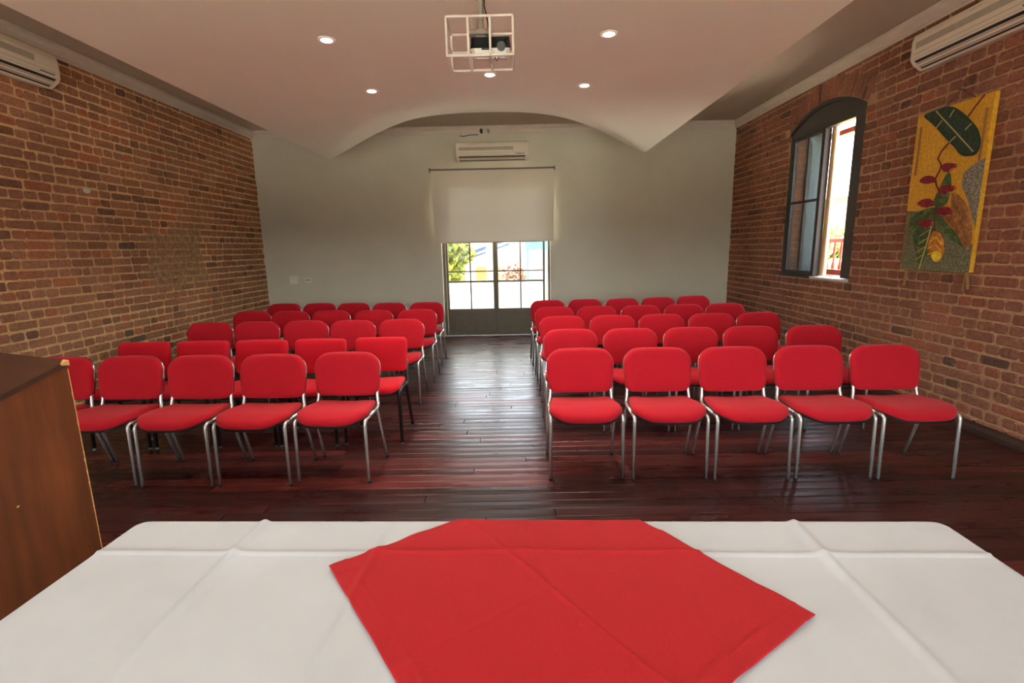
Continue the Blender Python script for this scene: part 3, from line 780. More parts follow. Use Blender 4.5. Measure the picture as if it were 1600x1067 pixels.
# red square overlay, set cornerwise, far corner hanging over the edge
Lc, Fc, Rc = Vector((-.477, 1.108)), Vector((.160, 1.545)), Vector((.617, .921)); Nc = Lc+Rc-Fc
v = []; f = []; n = 150
def to_table(P):
    d = P-tc; return d.dot(ex), d.dot(ey)
for j in range(n+1):
    for i in range(n+1):
        s, t = i/n, j/n      # s: L->F side, t: L->N side
        wob = .004*math.sin(9*s+2)*(.5-t)+.003*math.sin(14*t+1)*(.5-s)
        P = Lc+(Fc-Lc)*s+(Nc-Lc)*t
        P += (Vector((Nc-Lc)).normalized()*wob*(1 if j in (0, n) else .8))
        x, y = to_table(P); over = y-(TD/2+.004)
        h = .0035*g((s-.5)*.77, .005)+.0012*g((t-.5)*.77, .006)
        for e in (s, 1-s, t, 1-t): h += .0012*g((e-.055)*.77, .004)+(.0006 if e < .055 else 0)
        ed = min(s, 1-s, t, 1-t)
        h += .0035*max(0, 1-ed/.06)*max(0, math.sin(s*23+t*17+1))**2
        h += .0014*math.sin(s*11+t*4)*math.sin(t*9-s*3)+.001*abs(math.sin(s*31+t*13))*(.5+.5*math.sin(t*6))
        z = TZ+.0005+max(cloth_h(x, min(y, TD/2-.01)), -.0005)*.85+abs(h)
        R_ = .018; aa = y-(TD/2-.004)
        if aa > 0:
            an = min(aa/R_, math.pi/2); ext = max(0.0, aa-R_*math.pi/2)
            y = TD/2-.004+R_*math.sin(an)+min(.03, ext*.12)+.006*math.sin(x*16)*min(1, ext*6); z -= R_*(1-math.cos(an))+ext*.985
        v.append((x, y, z))
for j in range(n):
    for i in range(n): f.append((j*(n+1)+i, j*(n+1)+i+1, (j+1)*(n+1)+i+1, (j+1)*(n+1)+i))
rc = MB().add(v, f).build('overlay_cloth', M['redcloth'], fix=False); rc.location = (tc.x, tc.y, 0); rc.rotation_euler = (0, 0, trot); rc.data.shade_smooth()
sol = rc.modifiers.new('thick', 'SOLIDIFY'); sol.thickness = .0012; sol.offset = 1
tag(rc, 'square red cloth laid cornerwise over the white tablecloth', 'cloth')
# ------------------------------------------------------------------ lectern
le = empty('lectern', (-1.544, 1.655, 0), math.radians(-22)); tag(le, 'dark brown wooden lectern with chipped edges beside the table', 'lectern')
LW, LDp, ZT, sl = .62, .44, 1.17, math.tan(math.radians(20.5))
# local: x from 0 (table side) to -LW, y from 0 (audience side) to -LDp (speaker side)
def side(x0, x1, nm='side_panel'):
    return MB().prism([(0, 0), (0, ZT-.018), (-LDp, ZT-.018-sl*LDp), (-LDp, 0)], lambda p, t: (t, p[0], p[1]), x0, x1).build(nm, M['lectern'], le)
sp_ = side(-.018, 0); side(-LW, -LW+.018)
MB().box((-LW+.018, -.018, 0), (-.018, 0, ZT-.02)).build('front_panel', M['lectern'], le)
tp = MB().prism([(.004, ZT+.0), (-LDp-.01, ZT-sl*(LDp+.014)), (-LDp-.01, ZT-.018-sl*(LDp+.014)), (.004, ZT-.018)], lambda p, t: (t, p[0], p[1]), -LW-.006, .004).build('top_board', M['lecterntop'], le)
MB().box((-LW+.018, -LDp+.02, .55), (-.018, -.018, .568)).build('shelf', M['lectern'], le)
MB().prism([(-LDp-.01, ZT-sl*(LDp+.014)), (-LDp-.01, ZT+.03-sl*(LDp+.014)), (-LDp+.01, ZT+.03-sl*(LDp-.006)), (-LDp+.01, ZT-sl*(LDp-.006))], lambda p, t: (t, p[0], p[1]), -LW, 0).build('book_ledge', M['lectern'], tp)
# worn corner and edge where the chipboard shows
rg = random.Random(8)
ch = MB().add([(.0046, .0048, ZT+.001), (.0046, -.022, ZT+.001-sl*.022), (-.028, .0046, ZT+.001), (.0048, .0048, ZT-.018), (.0048, -.018, ZT-.014), (-.02, .0048, ZT-.014)],
    [(0, 2, 1), (0, 1, 4, 3), (0, 3, 5, 2)]).build('chipped_corner', M['chip'], le)
MB().box((-.0005, -.0016, .1), (.0007, .0007, ZT-.03)).build('worn_edge', M['chip'], sp_)
for i in range(9):
    z0 = rg.uniform(.45, 1.1); ln = rg.uniform(.015, .06); wd = rg.choice((.003, .004, .0065))
    MB().add([(.0006, .0006, z0), (.0006, .0006, z0+ln), (.0006, -wd, z0+ln*.6), (.0006, -wd*.6, z0+ln*.25)], [(0, 1, 2, 3)]).build('edge_chip', M['chip'], sp_)
for (yy, zz, r_) in ((-.30, .72, .010), (-.20, .73, .004), (-.36, .55, .006), (-.33, .88, .004)):
    MB().add([(.0008, yy+r_*math.cos(a)*rg.uniform(.6, 1.2), zz+r_*math.sin(a)*rg.uniform(.6, 1.2)) for a in [k*math.pi/4 for k in range(8)]], [tuple(range(8))]).build('surface_chip', M['chip'], sp_)
# ------------------------------------------------------------------ air conditioners
def aircon(name, label, loc, rz, L=1.17, Hh=.30, D=.205):
    """built facing -y with the wall at y=0, centred in x, z from 0"""
    o = empty(name, loc, rz); tag(o, label, 'air conditioner', 'white wall-mounted air conditioners')
    prof = [(0, 0.02), (-D*.55, 0.0), (-D*.86, .045), (-D, .085), (-D, Hh-.06), (-D*.93, Hh-.018), (-D*.75, Hh), (0, Hh)]
    bd = MB().prism(prof, lambda p, t: (t, p[0], p[1]), -L/2+.02, L/2-.02).build('body', M['acwhite'], o)
    for s in (-1, 1):
        pr = [(a*1.0-.000, b) for a, b in prof]
        e = MB()
        n_ = len(pr); ins = [(a*.97-.003, Hh*.5+(b-Hh*.5)*.94) for a, b in pr]; v = [(s*(L/2-.02), a, b) for a, b in pr]+[(s*(L/2-.006), a, b) for a, b in [(a*.995, Hh*.5+(b-Hh*.5)*.985) for a, b in pr]]+[(s*L/2, a, b) for a, b in ins]
        f = [(i, (i+1) % n_, (i+1) % n_+n_, i+n_) for i in range(n_)]+[(i+n_, (i+1) % n_+n_, (i+1) % n_+2*n_, i+2*n_) for i in range(n_)]+[tuple(range(2*n_, 3*n_))]
        e.add(v, f).build('end_cap', M['acwhite'], o, True)
    MB().bbox((-L/2+.05, -D-.004, Hh-.135), (L/2-.24, -D+.01, Hh-.085), .002).build('intake_grille', M['acgrey'], o)
    MB().bbox((L/2-.235, -D-.003, Hh-.135), (L/2-.05, -D+.01, Hh-.085), .002).build('grille_end', M['acwhite'], o)
    MB().box((-L/2+.04, -D-.0015, .123), (L/2-.04, -D+.01, .127)).build('panel_seam', M['acgrey'], o)
    MB().box((-L/2+.04, -D-.0012, .088), (L/2-.2, -D+.01, .092)).build('panel_seam', M['acgrey'], o)
    MB().box((L/2-.20, -D-.003, .100), (L/2-.06, -D+.01, .108)).build('display', M['acdark'], o)
    # outlet slot with louvres on the sloping underside
    A = Vector((0, -D*.98, .074)); B = Vector((0, -D*.62, .012)); dn = (B-A).normalized(); nn = Vector((0, -dn.z, dn.y))
    if nn.y > 0: nn = -nn
    def strip(t0, t1, off, x0, x1, nm, mat):
        p0, p1 = A+(B-A)*t0+nn*off, A+(B-A)*t1+nn*off; q0, q1 = A+(B-A)*t0-nn*.004, A+(B-A)*t1-nn*.004
        MB().add([(x0, *p0.yz), (x1, *p0.yz), (x1, *p1.yz), (x0, *p1.yz), (x0, *q0.yz), (x1, *q0.yz), (x1, *q1.yz), (x0, *q1.yz)],
                 [(0,1,2,3),(4,7,6,5),(0,4,5,1),(1,5,6,2),(2,6,7,3),(3,7,4,0)]).build(nm, mat, o)
    strip(.02, .98, .003, -L/2+.05, L/2-.05, 'outlet_slot', M['acdark'])
    for t in (.30, .62): strip(t, t+.12, .007, -L/2+.05, L/2-.05, 'louvre', M['acgrey'])
    MB().tube([(-.04, -D+.002, Hh-.045), (.06, -D-.001, Hh-.045)], .002, 6).build('maker_mark', M['acgrey'], o)
    return o
aircon('air_conditioner', 'white air conditioner on the plaster wall above the roller blind', (-.333, YB, 2.905), 0, 1.17, .30)
aircon('air_conditioner', 'white air conditioner on the brick wall above the flower painting', (XR-.012, 4.10, 2.945), -math.pi/2, 1.17, .30)
aircon('air_conditioner', 'white air conditioner on the windowless brick wall under the cornice', (XL+.012, 4.26, 3.01), math.pi/2, 1.17, .30)
# pipe ends where the cornice is broken above the aircon
for i, (x, ln) in enumerate(((-.515, .06), (-.40, .05))):
    pb = MB().tube([(x, YB-.012, CORN+.045), (x+.012, YB-.085, CORN+.05), (x+.018, YB-.09, CORN-.0)], .022-.004*i, 8)
    o = pb.build('pipe_stub', M['wire'] if i == 0 else M['grey'], None, True)
    tag(o, ['short black pipe stub poking out of the cornice above the aircon', 'short grey pipe stub poking out of the cornice above the aircon'][i], 'pipe')
o = MB().tube([(-.86, YB-.025, CORN-.02), (-.80, YB-.03, CORN-.035), (-.70, YB-.02, CORN-.012), (-.56, YB-.02, CORN-.012)], .006, 6).build('cable', M['wire']); tag(o, 'thin dark cable running along the plaster cornice', 'cable')
# ------------------------------------------------------------------ wall plates
o = empty('switch_plate', (-3.818, YB, 1.042)); tag(o, 'square white blank switch plate on the plaster wall', 'switch plate')
MB().bbox((-.078, -.022, -.07), (.078, 0, .07), .006).build('plate', M['whitepaint'], o); MB().bbox((-.06, -.025, -.052), (.06, -.02, .052), .003).build('rocker', M['whitepaint'], o)
o = empty('wall_socket', (-3.585, YB, 1.037)); tag(o, 'small white wall socket beside the switch plate', 'socket')
MB().bbox((-.06, -.012, -.038), (.06, 0, .038), .004).build('plate', M['whitepaint'], o)
for dx in (-.025, .02): MB().bbox((dx-.014, -.0135, -.016), (dx+.014, -.011, .016), .001).build('socket_hole', M['grey'], o)
o = MB().lathe([(0, .012), (.025, .010), (.036, .004), (.04, 0)], 14).build('blanking_disc', M['whitepaint'], None, True); o.location = (XL+.008, 5.17, 2.167); o.rotation_euler = (0, math.pi/2, 0); o.scale = (.7, 1.2, 1)
tag(o, 'small white round cover on the windowless brick wall', 'wall cover')
# ------------------------------------------------------------------ downlights
def downlight_proto():
    o = empty('downlight'); 
    MB().lathe([(.034, .0), (.036, -.006), (.050, -.008), (.056, -.004), (.057, .0)], 24).build('trim_ring', M['whitepaint'], o, True)
    MB().lathe([(.034, -.003), (.028, -.009), (.016, -.012), (0, -.013)], 20).build('bulb', M['lampglow'], o, True)
    return o
dp = downlight_proto(); first = True
LIGHTS = [(-1.172, 3.46, 'chrome-rimmed'), (.626, 3.47, ''), (-1.18, 4.51, ''), (.612, 4.49, ''), (-.166, 4.17, '')]
DL = ['lit ceiling downlight in the pair beside the projector cage, lectern side', 'lit ceiling downlight in the pair beside the projector cage, window side', 'lit ceiling downlight nearer the arch, lectern side', 'lit ceiling downlight nearer the arch, window side', 'lit ceiling downlight on the canopy centre line behind the projector cage', 'lit ceiling downlight above the front chairs, lectern side', 'lit ceiling downlight above the front chairs, window side']
ADDED_LIGHTS = [(-1.17, 2.1), (.62, 2.1)]  # pair out of view, added for more light
for i, (x, y) in enumerate([(l[0], l[1]) for l in LIGHTS]+ADDED_LIGHTS):
    o = dp if first else copy_tree(dp); first = False; o.location = (x, y, CZ-.0005)
    tag(o, DL[i], 'downlight', 'recessed ceiling downlights')
    ld = bpy.data.lights.new('downlight_lamp', 'SPOT'); ld.energy = LAMP if i < 5 else LAMP*.3; ld.spot_size = math.radians(150); ld.spot_blend = 1.0; ld.shadow_soft_size = .05; ld.color = (1, .93, .80)
    lo = bpy.data.objects.new('downlight_lamp', ld); link(lo, o); lo.location = (0, 0, -.03)
# ------------------------------------------------------------------ projector in its ceiling cage
cg = empty('projector_cage', (-.155, 2.86, CZ)); tag(cg, 'white square-bar security cage on a ceiling pole around the projector', 'cage')
cx0, cx1, cy0, cy1, cz0, cz1 = -.168, .168, -.115, .105, 2.482-CZ, 2.662-CZ; br = .0055
def bar(a, b, nm='bar'):
    lo = [min(a[i], b[i])-br for i in range(3)]; hi = [max(a[i], b[i])+br for i in range(3)]
    return MB().bbox(lo, hi, .0015).build(nm, M['cage'], cg)
xs_ = [cx0, cx0+(cx1-cx0)*.325, cx0+(cx1-cx0)*.655, cx1]
for yy in (cy0, cy1):
    for xx in xs_: bar((xx, yy, cz0), (xx, yy, cz1))
    for zz in (cz0, cz1): bar((cx0, yy, zz), (cx1, yy, zz))
    if yy == cy1: bar((cx0, yy, (cz0+cz1)/2), (cx1, yy, (cz0+cz1)/2))
for xx in xs_: bar((xx, cy0, cz0), (xx, cy1, cz0))
for xx in (cx0, cx1): bar((xx, cy0, cz1), (xx, cy1, cz1))
for xx in (cx0, cx1): bar((xx, cy0, (cz0+cz1)/2), (xx, cy1, (cz0+cz1)/2))
for xx in (xs_[1], xs_[2]): bar((xx, cy0, cz1), (xx, cy1, cz1))
MB().tube([(0, 0, -.0005), (0, 0, 2.64-CZ)], .016, 14).build('pole', M['grey'], cg, True)
MB().tube([(0, 0, 2.795-CZ), (0, 0, 2.785-CZ)], .021, 14).build('pole_clamp', M['blindrail'], cg, True)
MB().bbox((-.06, -.05, 2.605-CZ), (.055, .05, 2.622-CZ), .003).build('mount_plate', M['grey'], cg)
MB().bbox((-.03, -.03, 2.585-CZ), (.03, .03, 2.64-CZ), .008).build('mount_block', M['grey'], cg)
MB().tube([(.024, 0, -.002), (.022, -.02, 2.75-CZ), (.04, -.05, 2.66-CZ), (.045, -.06, 2.60-CZ), (.05, -.05, 2.56-CZ)], .0035, 6).build('cable', M['wire'], cg, True)
pj = empty('projector', (-.103, 2.835, 2.492)); pj.rotation_euler = (math.radians(14), 0, 0); tag(pj, 'small black and white projector hung inside the ceiling cage', 'projector')
pp = [(-.088, 0), (.088, 0), (.100, .045), (.100, .080), (.088, .096), (-.088, .096), (-.100, .080), (-.100, .045)]
def pslice(z0, z1, w0, w1, d0, d1, nm, mat):
    v = []
    for (zz, w__, d__) in ((z0, w0, d0), (z1, w1, d1)):
        c = .016
        v += [(a, b, zz) for a, b in ((-w__+c, -d__), (w__-c, -d__), (w__, -d__+c), (w__, d__-c), (w__-c, d__), (-w__+c, d__), (-w__, d__-c), (-w__, -d__+c))]
    return MB().add(v, [tuple(range(8))[::-1], tuple(range(8, 16))]+[(i, (i+1) % 8, (i+1) % 8+8, i+8) for i in range(8)]).build(nm, mat, pj)
pslice(0, .046, .088, .100, .050, .062, 'lower_case', M['whitepaint'])
pslice(.046, .095, .103, .096, .064, .060, 'upper_case', simple('projector_black', lin(14, 12, 12), .7, var=.1, spec=.2))
o = MB().tube([(0, 0, 0), (0, -.016, 0)], .022, 18).build('lens', M['black'], pj, True); o.location = (.055, -.058, .052)
MB().bbox((-.045, -.066, .038), (-.005, -.058, .048), .002).build('latch', M['black'], pj)
MB().tube([(.02, -.05, .004), (.03, -.06, -.012), (.042, -.05, .004)], .003, 6).build('adjuster_foot', M['wire'], pj)
# ------------------------------------------------------------------ flower painting on the brick wall
PX = XR-.05
pa = empty('painting', (PX, 4.73, 0)); tag(pa, 'tall relief painting of red heliconia and leaves on yellow, hung by cord', 'painting')
def P3(p, t): return (-t, -p[0], p[1])
def paint_bg():
    t = NT('yellow_textured_canvas'); v = t.worldpos(); n = t.noise(v, 46, 4, .7)
    t.set(Base_Color=t.ramp(n, [(.3, lin(206, 146, 28)), (.6, lin(236, 180, 48)), (.8, lin(246, 204, 86))]), Roughness=.7); t.bump(n, .6, .004); return t.m
def speckle(name, a, b, c, sc=70):
    t = NT(name); v = t.worldpos(); n = t.noise(v, sc, 5, .75)
    t.set(Base_Color=t.ramp(n, [(.34, a), (.52, b), (.68, c)]), Roughness=.85); t.bump(n, .8, .006); return t.m
MB().bbox((.0, 0, 1.25), (.036, -.726, 2.60), .002).build('panel', paint_bg(), pa)
ART = {'leaf': [(0.071, 2.583), (0.209, 2.598), (0.325, 2.594), (0.433, 2.534), (0.543, 2.436), (0.621, 2.349), (0.658, 2.265), (0.658, 2.203), (0.634, 2.164), (0.571, 2.159), (0.501, 2.184), (0.432, 2.254), (0.349, 2.327), (0.251, 2.422), (0.163, 2.501)],
 'stemtop': [(0.641, 2.594), (0.581, 2.535), (0.52, 2.465)],
 'stem': [(0.384, 2.304), (0.312, 2.243), (0.286, 2.188), (0.331, 2.13), (0.318, 2.081), (0.285, 2.026), (0.31, 1.963), (0.371, 1.888), (0.34, 1.787), (0.331, 1.683), (0.358, 1.586)],
 'bracts': [[(0.335, 2.104), (0.361, 2.134), (0.412, 2.134), (0.482, 2.107), (0.441, 2.08), (0.394, 2.062)], [(0.122, 2.026), (0.169, 2.059), (0.237, 2.055), (0.286, 2.017), (0.258, 1.995), (0.191, 1.994)],
  [(0.335, 1.917), (0.37, 1.956), (0.431, 1.957), (0.496, 1.93), (0.452, 1.896), (0.382, 1.883)], [(0.131, 1.831), (0.179, 1.863), (0.246, 1.865), (0.297, 1.826), (0.28, 1.796), (0.213, 1.794)],
  [(0.347, 1.743), (0.389, 1.78), (0.451, 1.779), (0.519, 1.732), (0.473, 1.71), (0.401, 1.711)], [(0.155, 1.66), (0.219, 1.689), (0.298, 1.685), (0.326, 1.648), (0.309, 1.623), (0.242, 1.62)]],
 'spear': [(0.404, 2.061), (0.444, 1.981), (0.444, 1.88), (0.417, 1.798), (0.335, 1.788), (0.297, 1.826), (0.333, 1.926)],
 'brown': [(0.472, 1.894), (0.558, 1.844), (0.628, 1.765), (0.685, 1.648), (0.707, 1.518), (0.686, 1.42), (0.631, 1.47), (0.556, 1.571), (0.461, 1.659), (0.414, 1.696), (0.467, 1.744), (0.476, 1.81)],
 'lowleaf': [(0.056, 1.679), (0.161, 1.765), (0.335, 1.788), (0.426, 1.747), (0.38, 1.646), (0.333, 1.542), (0.301, 1.399), (0.234, 1.254), (0.172, 1.416), (0.114, 1.547)],
 'lowleaf2': [(0.333, 1.736), (0.464, 1.642), (0.581, 1.537), (0.674, 1.436), (0.526, 1.513), (0.41, 1.593)],
 'helic': [(0.347, 1.586), (0.416, 1.558), (0.462, 1.47), (0.466, 1.384), (0.423, 1.326), (0.352, 1.364), (0.308, 1.453), (0.317, 1.534)],
 'tip': [(0.358, 1.391), (0.401, 1.418), (0.457, 1.41), (0.458, 1.369), (0.423, 1.326), (0.376, 1.35)],
 'grey': [(0.724, 2.125), (0.62, 2.085), (0.546, 2.032), (0.549, 1.935), (0.617, 1.831), (0.662, 1.73), (0.724, 1.60)],
 'low': [(0.002, 1.776), (0.161, 1.765), (0.44, 1.66), (0.561, 1.537), (0.724, 1.469), (0.724, 1.252), (0.002, 1.252)]}
def smooth_poly(p, n=3):
    out = []; L = len(p)
    for i in range(L):
        p0, p1, p2, p3 = p[i-1], p[i], p[(i+1) % L], p[(i+2) % L]
        for k in range(n):
            t = k/n
            out.append(tuple(.5*((2*p1[c])+(-p0[c]+p2[c])*t+(2*p0[c]-5*p1[c]+4*p2[c]-p3[c])*t*t+(-p0[c]+3*p1[c]-3*p2[c]+p3[c])*t**3) for c in (0, 1)))
    return out
def relief(nm, poly, mat, t0, t1, dome=.0, sm=True):
    P = smooth_poly(poly) if sm else poly; c = (sum(p[0] for p in P)/len(P), sum(p[1] for p in P)/len(P)); n = len(P)
    ring = [(c[0]+(p[0]-c[0])*.86, c[1]+(p[1]-c[1])*.86) for p in P]
    v = [P3(p, t0) for p in P]+[P3(p, t1) for p in P]+[P3(p, t1+dome) for p in ring]
    f = [(i, (i+1) % n, (i+1) % n+n, i+n) for i in range(n)]+[(i+n, (i+1) % n+n, (i+1) % n+2*n, i+2*n) for i in range(n)]+[tuple(range(2*n, 3*n))]
    return MB().add(v, f).build(nm, mat, pa)
grey_m = speckle('grey_pebble_texture', lin(82, 76, 66), lin(150, 144, 126), lin(214, 208, 188))
low_m = speckle('grey_green_texture', lin(76, 80, 58), lin(124, 124, 92), lin(176, 170, 136), 60)
gr_d = speckle('dark_green_leaf_paint', lin(34, 52, 40), lin(48, 70, 52), lin(72, 92, 62), 30)
gr_m = speckle('mid_green_leaf_paint', lin(52, 78, 44), lin(78, 104, 58), lin(150, 150, 78), 24)
br_m = speckle('brown_leaf_paint', lin(118, 74, 38), lin(164, 110, 60), lin(206, 152, 92), 20)
bract_m = speckle('crimson_bract_paint', lin(110, 20, 34), lin(146, 30, 46), lin(170, 64, 56), 20)
tan_m = simple('pale_rib_paint', lin(196, 172, 104), .7); yel_m = speckle('yellow_petal_paint', lin(226, 176, 20), lin(246, 214, 36), lin(252, 236, 110), 20)
ora_m = speckle('orange_petal_paint', lin(170, 84, 44), lin(206, 132, 60), lin(226, 170, 70), 20)
stem_m = simple('dark_red_stem_paint', lin(112, 34, 34), .7)
relief('pebble_field', ART['grey'], grey_m, -.005, .003, .001, False); relief('ground_field', ART['low'], low_m, -.005, .002, .001, False)
relief('brown_leaf', ART['brown'], br_m, -.002, .005, .006); relief('lower_leaf', ART['lowleaf'], gr_m, -.002, .006, .004); relief('lower_leaf', ART['lowleaf2'], gr_m, -.002, .006, .003)
relief('spear_leaf', ART['spear'], gr_m, -.002, .009, .004); relief('banana_leaf', ART['leaf'], gr_d, -.002, .008, .006); relief('flower_head', ART['helic'], ora_m, -.002, .012, .004); relief('flower_tip', ART['tip'], yel_m, .01, .018, .002)
def strip(nm, pts, r, mat, t): return MB().tube([P3(p, t) for p in pts], r, 6).build(nm, mat, pa, True)
for q in ART['bracts']:
    relief('bract', q, bract_m, .0, .014, .004)
    lo = sorted(q, key=lambda p: p[1])[:3]; lo = sorted(lo+[max(q, key=lambda p: p[0])], key=lambda p: p[0]); strip('bract_edge', lo, .004, tan_m, .012)
strip('stem', ART['stemtop'], .006, stem_m, .006); strip('stem', ART['stem'], .006, stem_m, .009)
strip('leaf_rib', [(.209, 2.585), (.396, 2.407), (.621, 2.187)], .005, tan_m, .014)
for a, b in (((.23, 2.444), (.285, 2.493)), ((.356, 2.502), (.391, 2.553)), ((.384, 2.30), (.443, 2.337)), ((.521, 2.368), (.57, 2.404))): strip('leaf_slit', [a, b], .006, tan_m, .0125)
strip('leaf_rib', [(.323, 1.666), (.289, 1.471), (.24, 1.262)], .005, tan_m, .011)
for k in range(4): strip('leaf_vein', [(.305-.012*k, 1.60-.07*k), (.20-.004*k, 1.55-.07*k)], .004, tan_m, .010)
for k in range(3): strip('petal_edge', [(.325, 1.50-.055*k), (.39, 1.535-.06*k), (.455, 1.47-.05*k)], .005, yel_m, .016)
for a, b in (((.057, 2.491), (.054, 2.083)), ((.679, 2.49), (.674, 2.108)), ((.041, 1.773), (.029, 1.358))): strip('rope_strip', [a, ((a[0]+b[0])/2+.003, (a[1]+b[1])/2), b], .0075, M['rope'], .006)
strip('rope_tail', [(.061, 1.26), (.064, 1.18), (.057, 1.10)], .011, M['rope'], -.015)
strip('rope_tail', [(.690, 1.27), (.684, 1.19), (.677, 1.105)], .013, M['rope'], -.015); strip('rope_tail', [(.692, 1.27), (.708, 1.19), (.726, 1.118)], .011, M['rope'], -.012)
strip('cord', [(.263, 2.60), (.395, 2.705), (.552, 2.596)], .0045, M['cordbrown'], -.02)
o = MB().tube([(0, 0, 0), (-.05, 0, .004)], .005, 8).build('nail', M['nail']); o.location = (XR-.0, 4.73-.395, 2.70); tag(o, 'iron nail holding the cord of the flower painting', 'nail')
# ------------------------------------------------------------------ outside, seen through door and window
gd = MB().box((-60, -40, -3.9), (60, 80, -3.5)).build('ground', M['street']); tag(gd, kind='structure')
te = MB().box((XL-2, YF-5.0, -.5), (XR+2, YF-.302, -.12)).build('floor_terrace', M['street']); tag(te, kind='structure')  # unseen sunlit slab, added to bounce light up onto the canopy
ob = MB().box((XL-.3, YF-.25, -3.5), (XR+.4, YB+.28, -.36)).build('wall_lower_storey', M['extwhite']); tag(ob, kind='structure')
rf = MB().box((XL-.45, YF-.4, CEIL+.305), (XR+.55, YB+.4, CEIL+.5)).build('roof', M['street']); tag(rf, kind='structure')
def tree(name, label, base, crown_c, rad, nleaf, mat, seed, leaf=.10, squash=.85):
    rg = random.Random(seed); o = empty(name, base); tag(o, label, 'tree' if 'tree' in name else 'shrub')
    c = Vector(crown_c)-Vector(base)
    MB().tube([(0, 0, 0), (c.x*.4+.05, c.y*.4, c.z*.55), (c.x, c.y, c.z)], [rad*.16, rad*.11, rad*.05], 8).build('trunk', M['bark'], o, True)
    mb = MB()
    for k in range(nleaf):
        d = Vector((rg.gauss(0, 1), rg.gauss(0, 1), rg.gauss(0, 1))).normalized(); r = rad*(rg.random()**.35)*(1+.18*math.sin(d.x*7+seed)*math.sin(d.z*6))
        p = c+Vector((d.x*r, d.y*r, d.z*r*squash)); a = Vector((rg.gauss(0, 1), rg.gauss(0, 1), rg.gauss(0, 1))).normalized(); b = a.orthogonal().normalized(); s = leaf*rg.uniform(.6, 1.3)
        mb.add([p-a*s, p+b*s*.5, p+a*s, p-b*s*.5], [(0, 1, 2, 3)])
    cr = mb.build('crown', mat, o, fix=False); tag(cr, kind='stuff')
tree('tree', 'yellow-green leafy tree beyond the glazed door', (-3.0, 13.2, -3.5), (-2.45, 13.0, 1.55), 1.35, 5200, M['leafy'], 3, .11)
# neighbouring house: gable end and long metal roof
hs = empty('house', (1.2, 18, -3.5)); tag(hs, 'white neighbouring house with blue-grey metal roof beyond the glazed door', 'house')
def hz(z): return z+3.5
ev, rd, ex0, rx = 1.02, 2.95, -3.5, 1.9      # eave z, ridge z, eave x (local), ridge x (local)
MB().prism([(-3.2, 0), (-3.2, hz(ev)), (rx, hz(rd)-.1), (6, hz(ev)), (6, 0)], lambda p, t: (p[0], t, p[1]), 0, 8).build('wall', M['extwhite'], hs)
MB().prism([(ex0, hz(ev)-.02), (rx, hz(rd)), (rx, hz(rd)+.12), (ex0, hz(ev)+.10)], lambda p, t: (p[0], t, p[1]), -.7, 8.4).build('roof', M['roofblue'], hs)
MB().prism([(rx, hz(rd)), (6.4, hz(ev)), (6.4, hz(ev)+.12), (rx, hz(rd)+.12)], lambda p, t: (p[0], t, p[1]), -.7, 8.4).build('roof', M['roofblue'], hs)
MB().prism([(ex0, hz(ev)-.16), (rx, hz(rd)-.14), (rx, hz(rd)), (ex0, hz(ev)-.02)], lambda p, t: (p[0], t, p[1]), -.72, -.64).build('fascia', M['extwhite'], hs)
MB().box((-2.6, -.03, hz(-.4)), (-1.15, .0, hz(.85))).build('orange_wall_panel', M['extorange'], hs)
wn_ = MB().box((-2.1, -.05, hz(0)), (-1.8, -.03, hz(.7))).build('window', M['whitepaint'], hs)
wn_ = MB().box((-1.05, -.04, hz(-1)), (.2, .0, hz(.75))).build('stone_panel', M['stone'], hs)
ht = empty('lean_to', (-.9, 15.2, -3.5)); tag(ht, 'low lean-to with a sloping blue roof in front of the neighbouring house', 'shed')
MB().prism([(-.75, hz(1.10)), (.75, hz(1.60)), (.75, hz(1.66)), (-.75, hz(1.16))], lambda p, t: (p[0], t, p[1]), 0, 1.6).build('roof', M['roofblue'], ht)
for x, z in ((-.5, 1.17), (.6, 1.54)): MB().box((x-.05, .1, 0), (x+.05, .2, hz(z))).build('post', M['extwhite'], ht)
MB().prism([(-.75, hz(.98)), (.75, hz(1.48)), (.75, hz(1.6)), (-.75, hz(1.10))], lambda p, t: (p[0], t, p[1]), -.02, .04).build('fascia', M['extwhite'], ht)
pc = empty('pillar', (-.47, 10.4, -3.5)); tag(pc, 'white square pillar standing outside the glazed door', 'pillar')
MB().bbox((-.105, -.105, 0), (.105, .105, 7.2), .01).build('shaft', M['extwhite'], pc); MB().bbox((-.15, -.15, 0), (.15, .15, .3), .01).build('plinth', M['extwhite'], pc)
kb = empty('kiosk', (.62, 12.6, -3.5)); tag(kb, 'light blue framed white kiosk beyond the glazed door', 'kiosk')
MB().box((-.31, 0, 0), (.6, 1.0, hz(1.62))).build('body', M['extwhite'], kb)
for x0, x1 in ((-.33, -.27), (.24, .30)): MB().box((x0, -.04, 0), (x1, 0, hz(1.45))).build('frame_post', M['skyblue'], kb)
MB().box((-.35, -.06, hz(1.45)), (.64, 1.05, hz(1.75))).build('fascia', M['skyblue'], kb)
tree('shrub', 'dry brown shrub growing by the neighbouring house', (-.12, 14.2, -3.5), (-.05, 14.2, .80), .42, 900, M['bushdry'], 9, .05, .7)
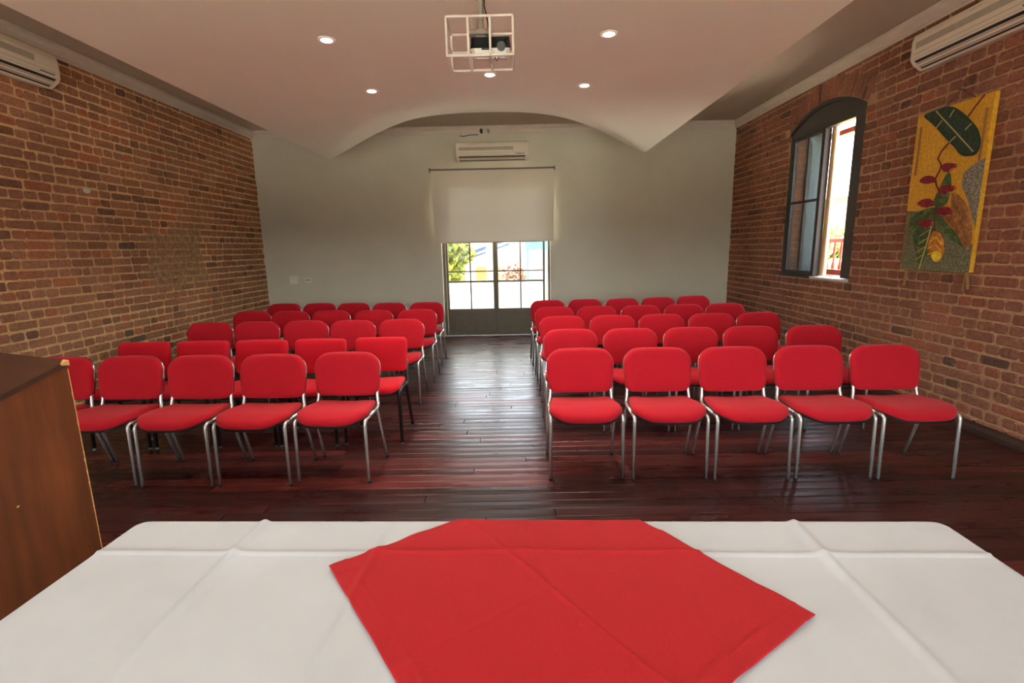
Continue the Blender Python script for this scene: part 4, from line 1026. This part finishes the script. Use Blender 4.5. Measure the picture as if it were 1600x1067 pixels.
# balcony and street outside the arched window
ba = empty('balcony', (XR+.45, 8.0, -.1)); tag(ba, 'narrow balcony with red turned balusters outside the arched window', 'balcony')
MB().box((.02, -2.6, 0), (.78, 3.0, .12)).build('slab', M['palepink'], ba)
BZ0, BZ1 = 1.02+.1, 1.50+.1; bx = .70
MB().box((bx-.04, -2.6, .12), (bx+.04, 3.0, BZ0-.06)).build('parapet', M['palepink'], ba)
MB().bbox((bx-.035, -2.6, BZ1), (bx+.035, 3.0, BZ1+.06), .01).build('handrail', M['redwood'], ba); MB().bbox((bx-.03, -2.6, BZ0-.06), (bx+.03, 3.0, BZ0), .008).build('bottom_rail', M['redwood'], ba)
hgt = BZ1-BZ0
bal = MB().lathe([(.012, 0), (.016, .03*hgt), (.030, .25*hgt), (.016, .42*hgt), (.013, .6*hgt), (.022, .8*hgt), (.014, .9*hgt), (.014, hgt)], 10).mesh('baluster'); bal.materials.append(M['redwood']); bal.shade_smooth()
for i in range(36):
    o = bpy.data.objects.new('baluster', bal); o.location = (bx, -2.55+i*.155, BZ0); link(o, ba)
bd = empty('house', (13.5, 21, -3.5)); tag(bd, 'pale two-storey street house beyond the balcony', 'house')
MB().box((0, -9, 0), (6, 9, hz(3.3))).build('wall', M['palepink'], bd); MB().prism([(-.7, hz(3.25)), (3, hz(4.6)), (3, hz(4.75)), (-.7, hz(3.4))], lambda p, t: (p[0], t, p[1]), -9.4, 9.4).build('roof', M['extwhite'], bd)
for yy in range(-8, 9, 3):
    w__ = MB().box((-.05, yy, hz(1.2)), (0, yy+1.4, hz(2.6))).build('window', M['shutterpale'], bd)
    for k in (0, .72): MB().box((-.08, yy+.06+k, hz(1.26)), (-.05, yy+.60+k, hz(2.54))).build('shutter', M['shutterpale'], w__)
tree('tree', 'bright green tree beyond the balcony railing', (8.4, 13.4, -3.5), (8.3, 13.3, 1.15), .95, 2600, M['leafy'], 6, .09)
aw = empty('awning', (7.0, 11.0, -3.5)); tag(aw, 'yellow awning in the street behind the balcony railing', 'awning')
MB().prism([(-.6, hz(.2)), (.8, hz(1.05)), (.8, hz(1.1)), (-.6, hz(.25))], lambda p, t: (p[0], t, p[1]), -1.2, 1.4).build('canopy_cloth', M['yellowaw'], aw)
for yy in (-1.0, 1.2): MB().tube([(-.5, yy, 0), (-.5, yy, hz(.25))], .03, 8).build('post', M['redwood'], aw)
MB().box((-.62, -1.2, hz(.02)), (-.58, 1.4, hz(.25))).build('valance', simple('red_valance', lin(206, 60, 40), .8), aw)
for i, (z, dz_) in enumerate(((3.3, .15), (2.9, -.1), (2.45, .3))):
    o = MB().tube([(9.5+.7*i, 2+18*t/10, z+dz_*t-.5*math.sin(math.pi*t/10)) for t in range(11)], .012, 5).build('overhead_cable', M['wire'])
    tag(o, ['highest thin overhead cable across the street outside the window', 'middle thin overhead cable across the street outside the window', 'lowest thin overhead cable across the street outside the window'][i], 'cable', 'overhead street cables')
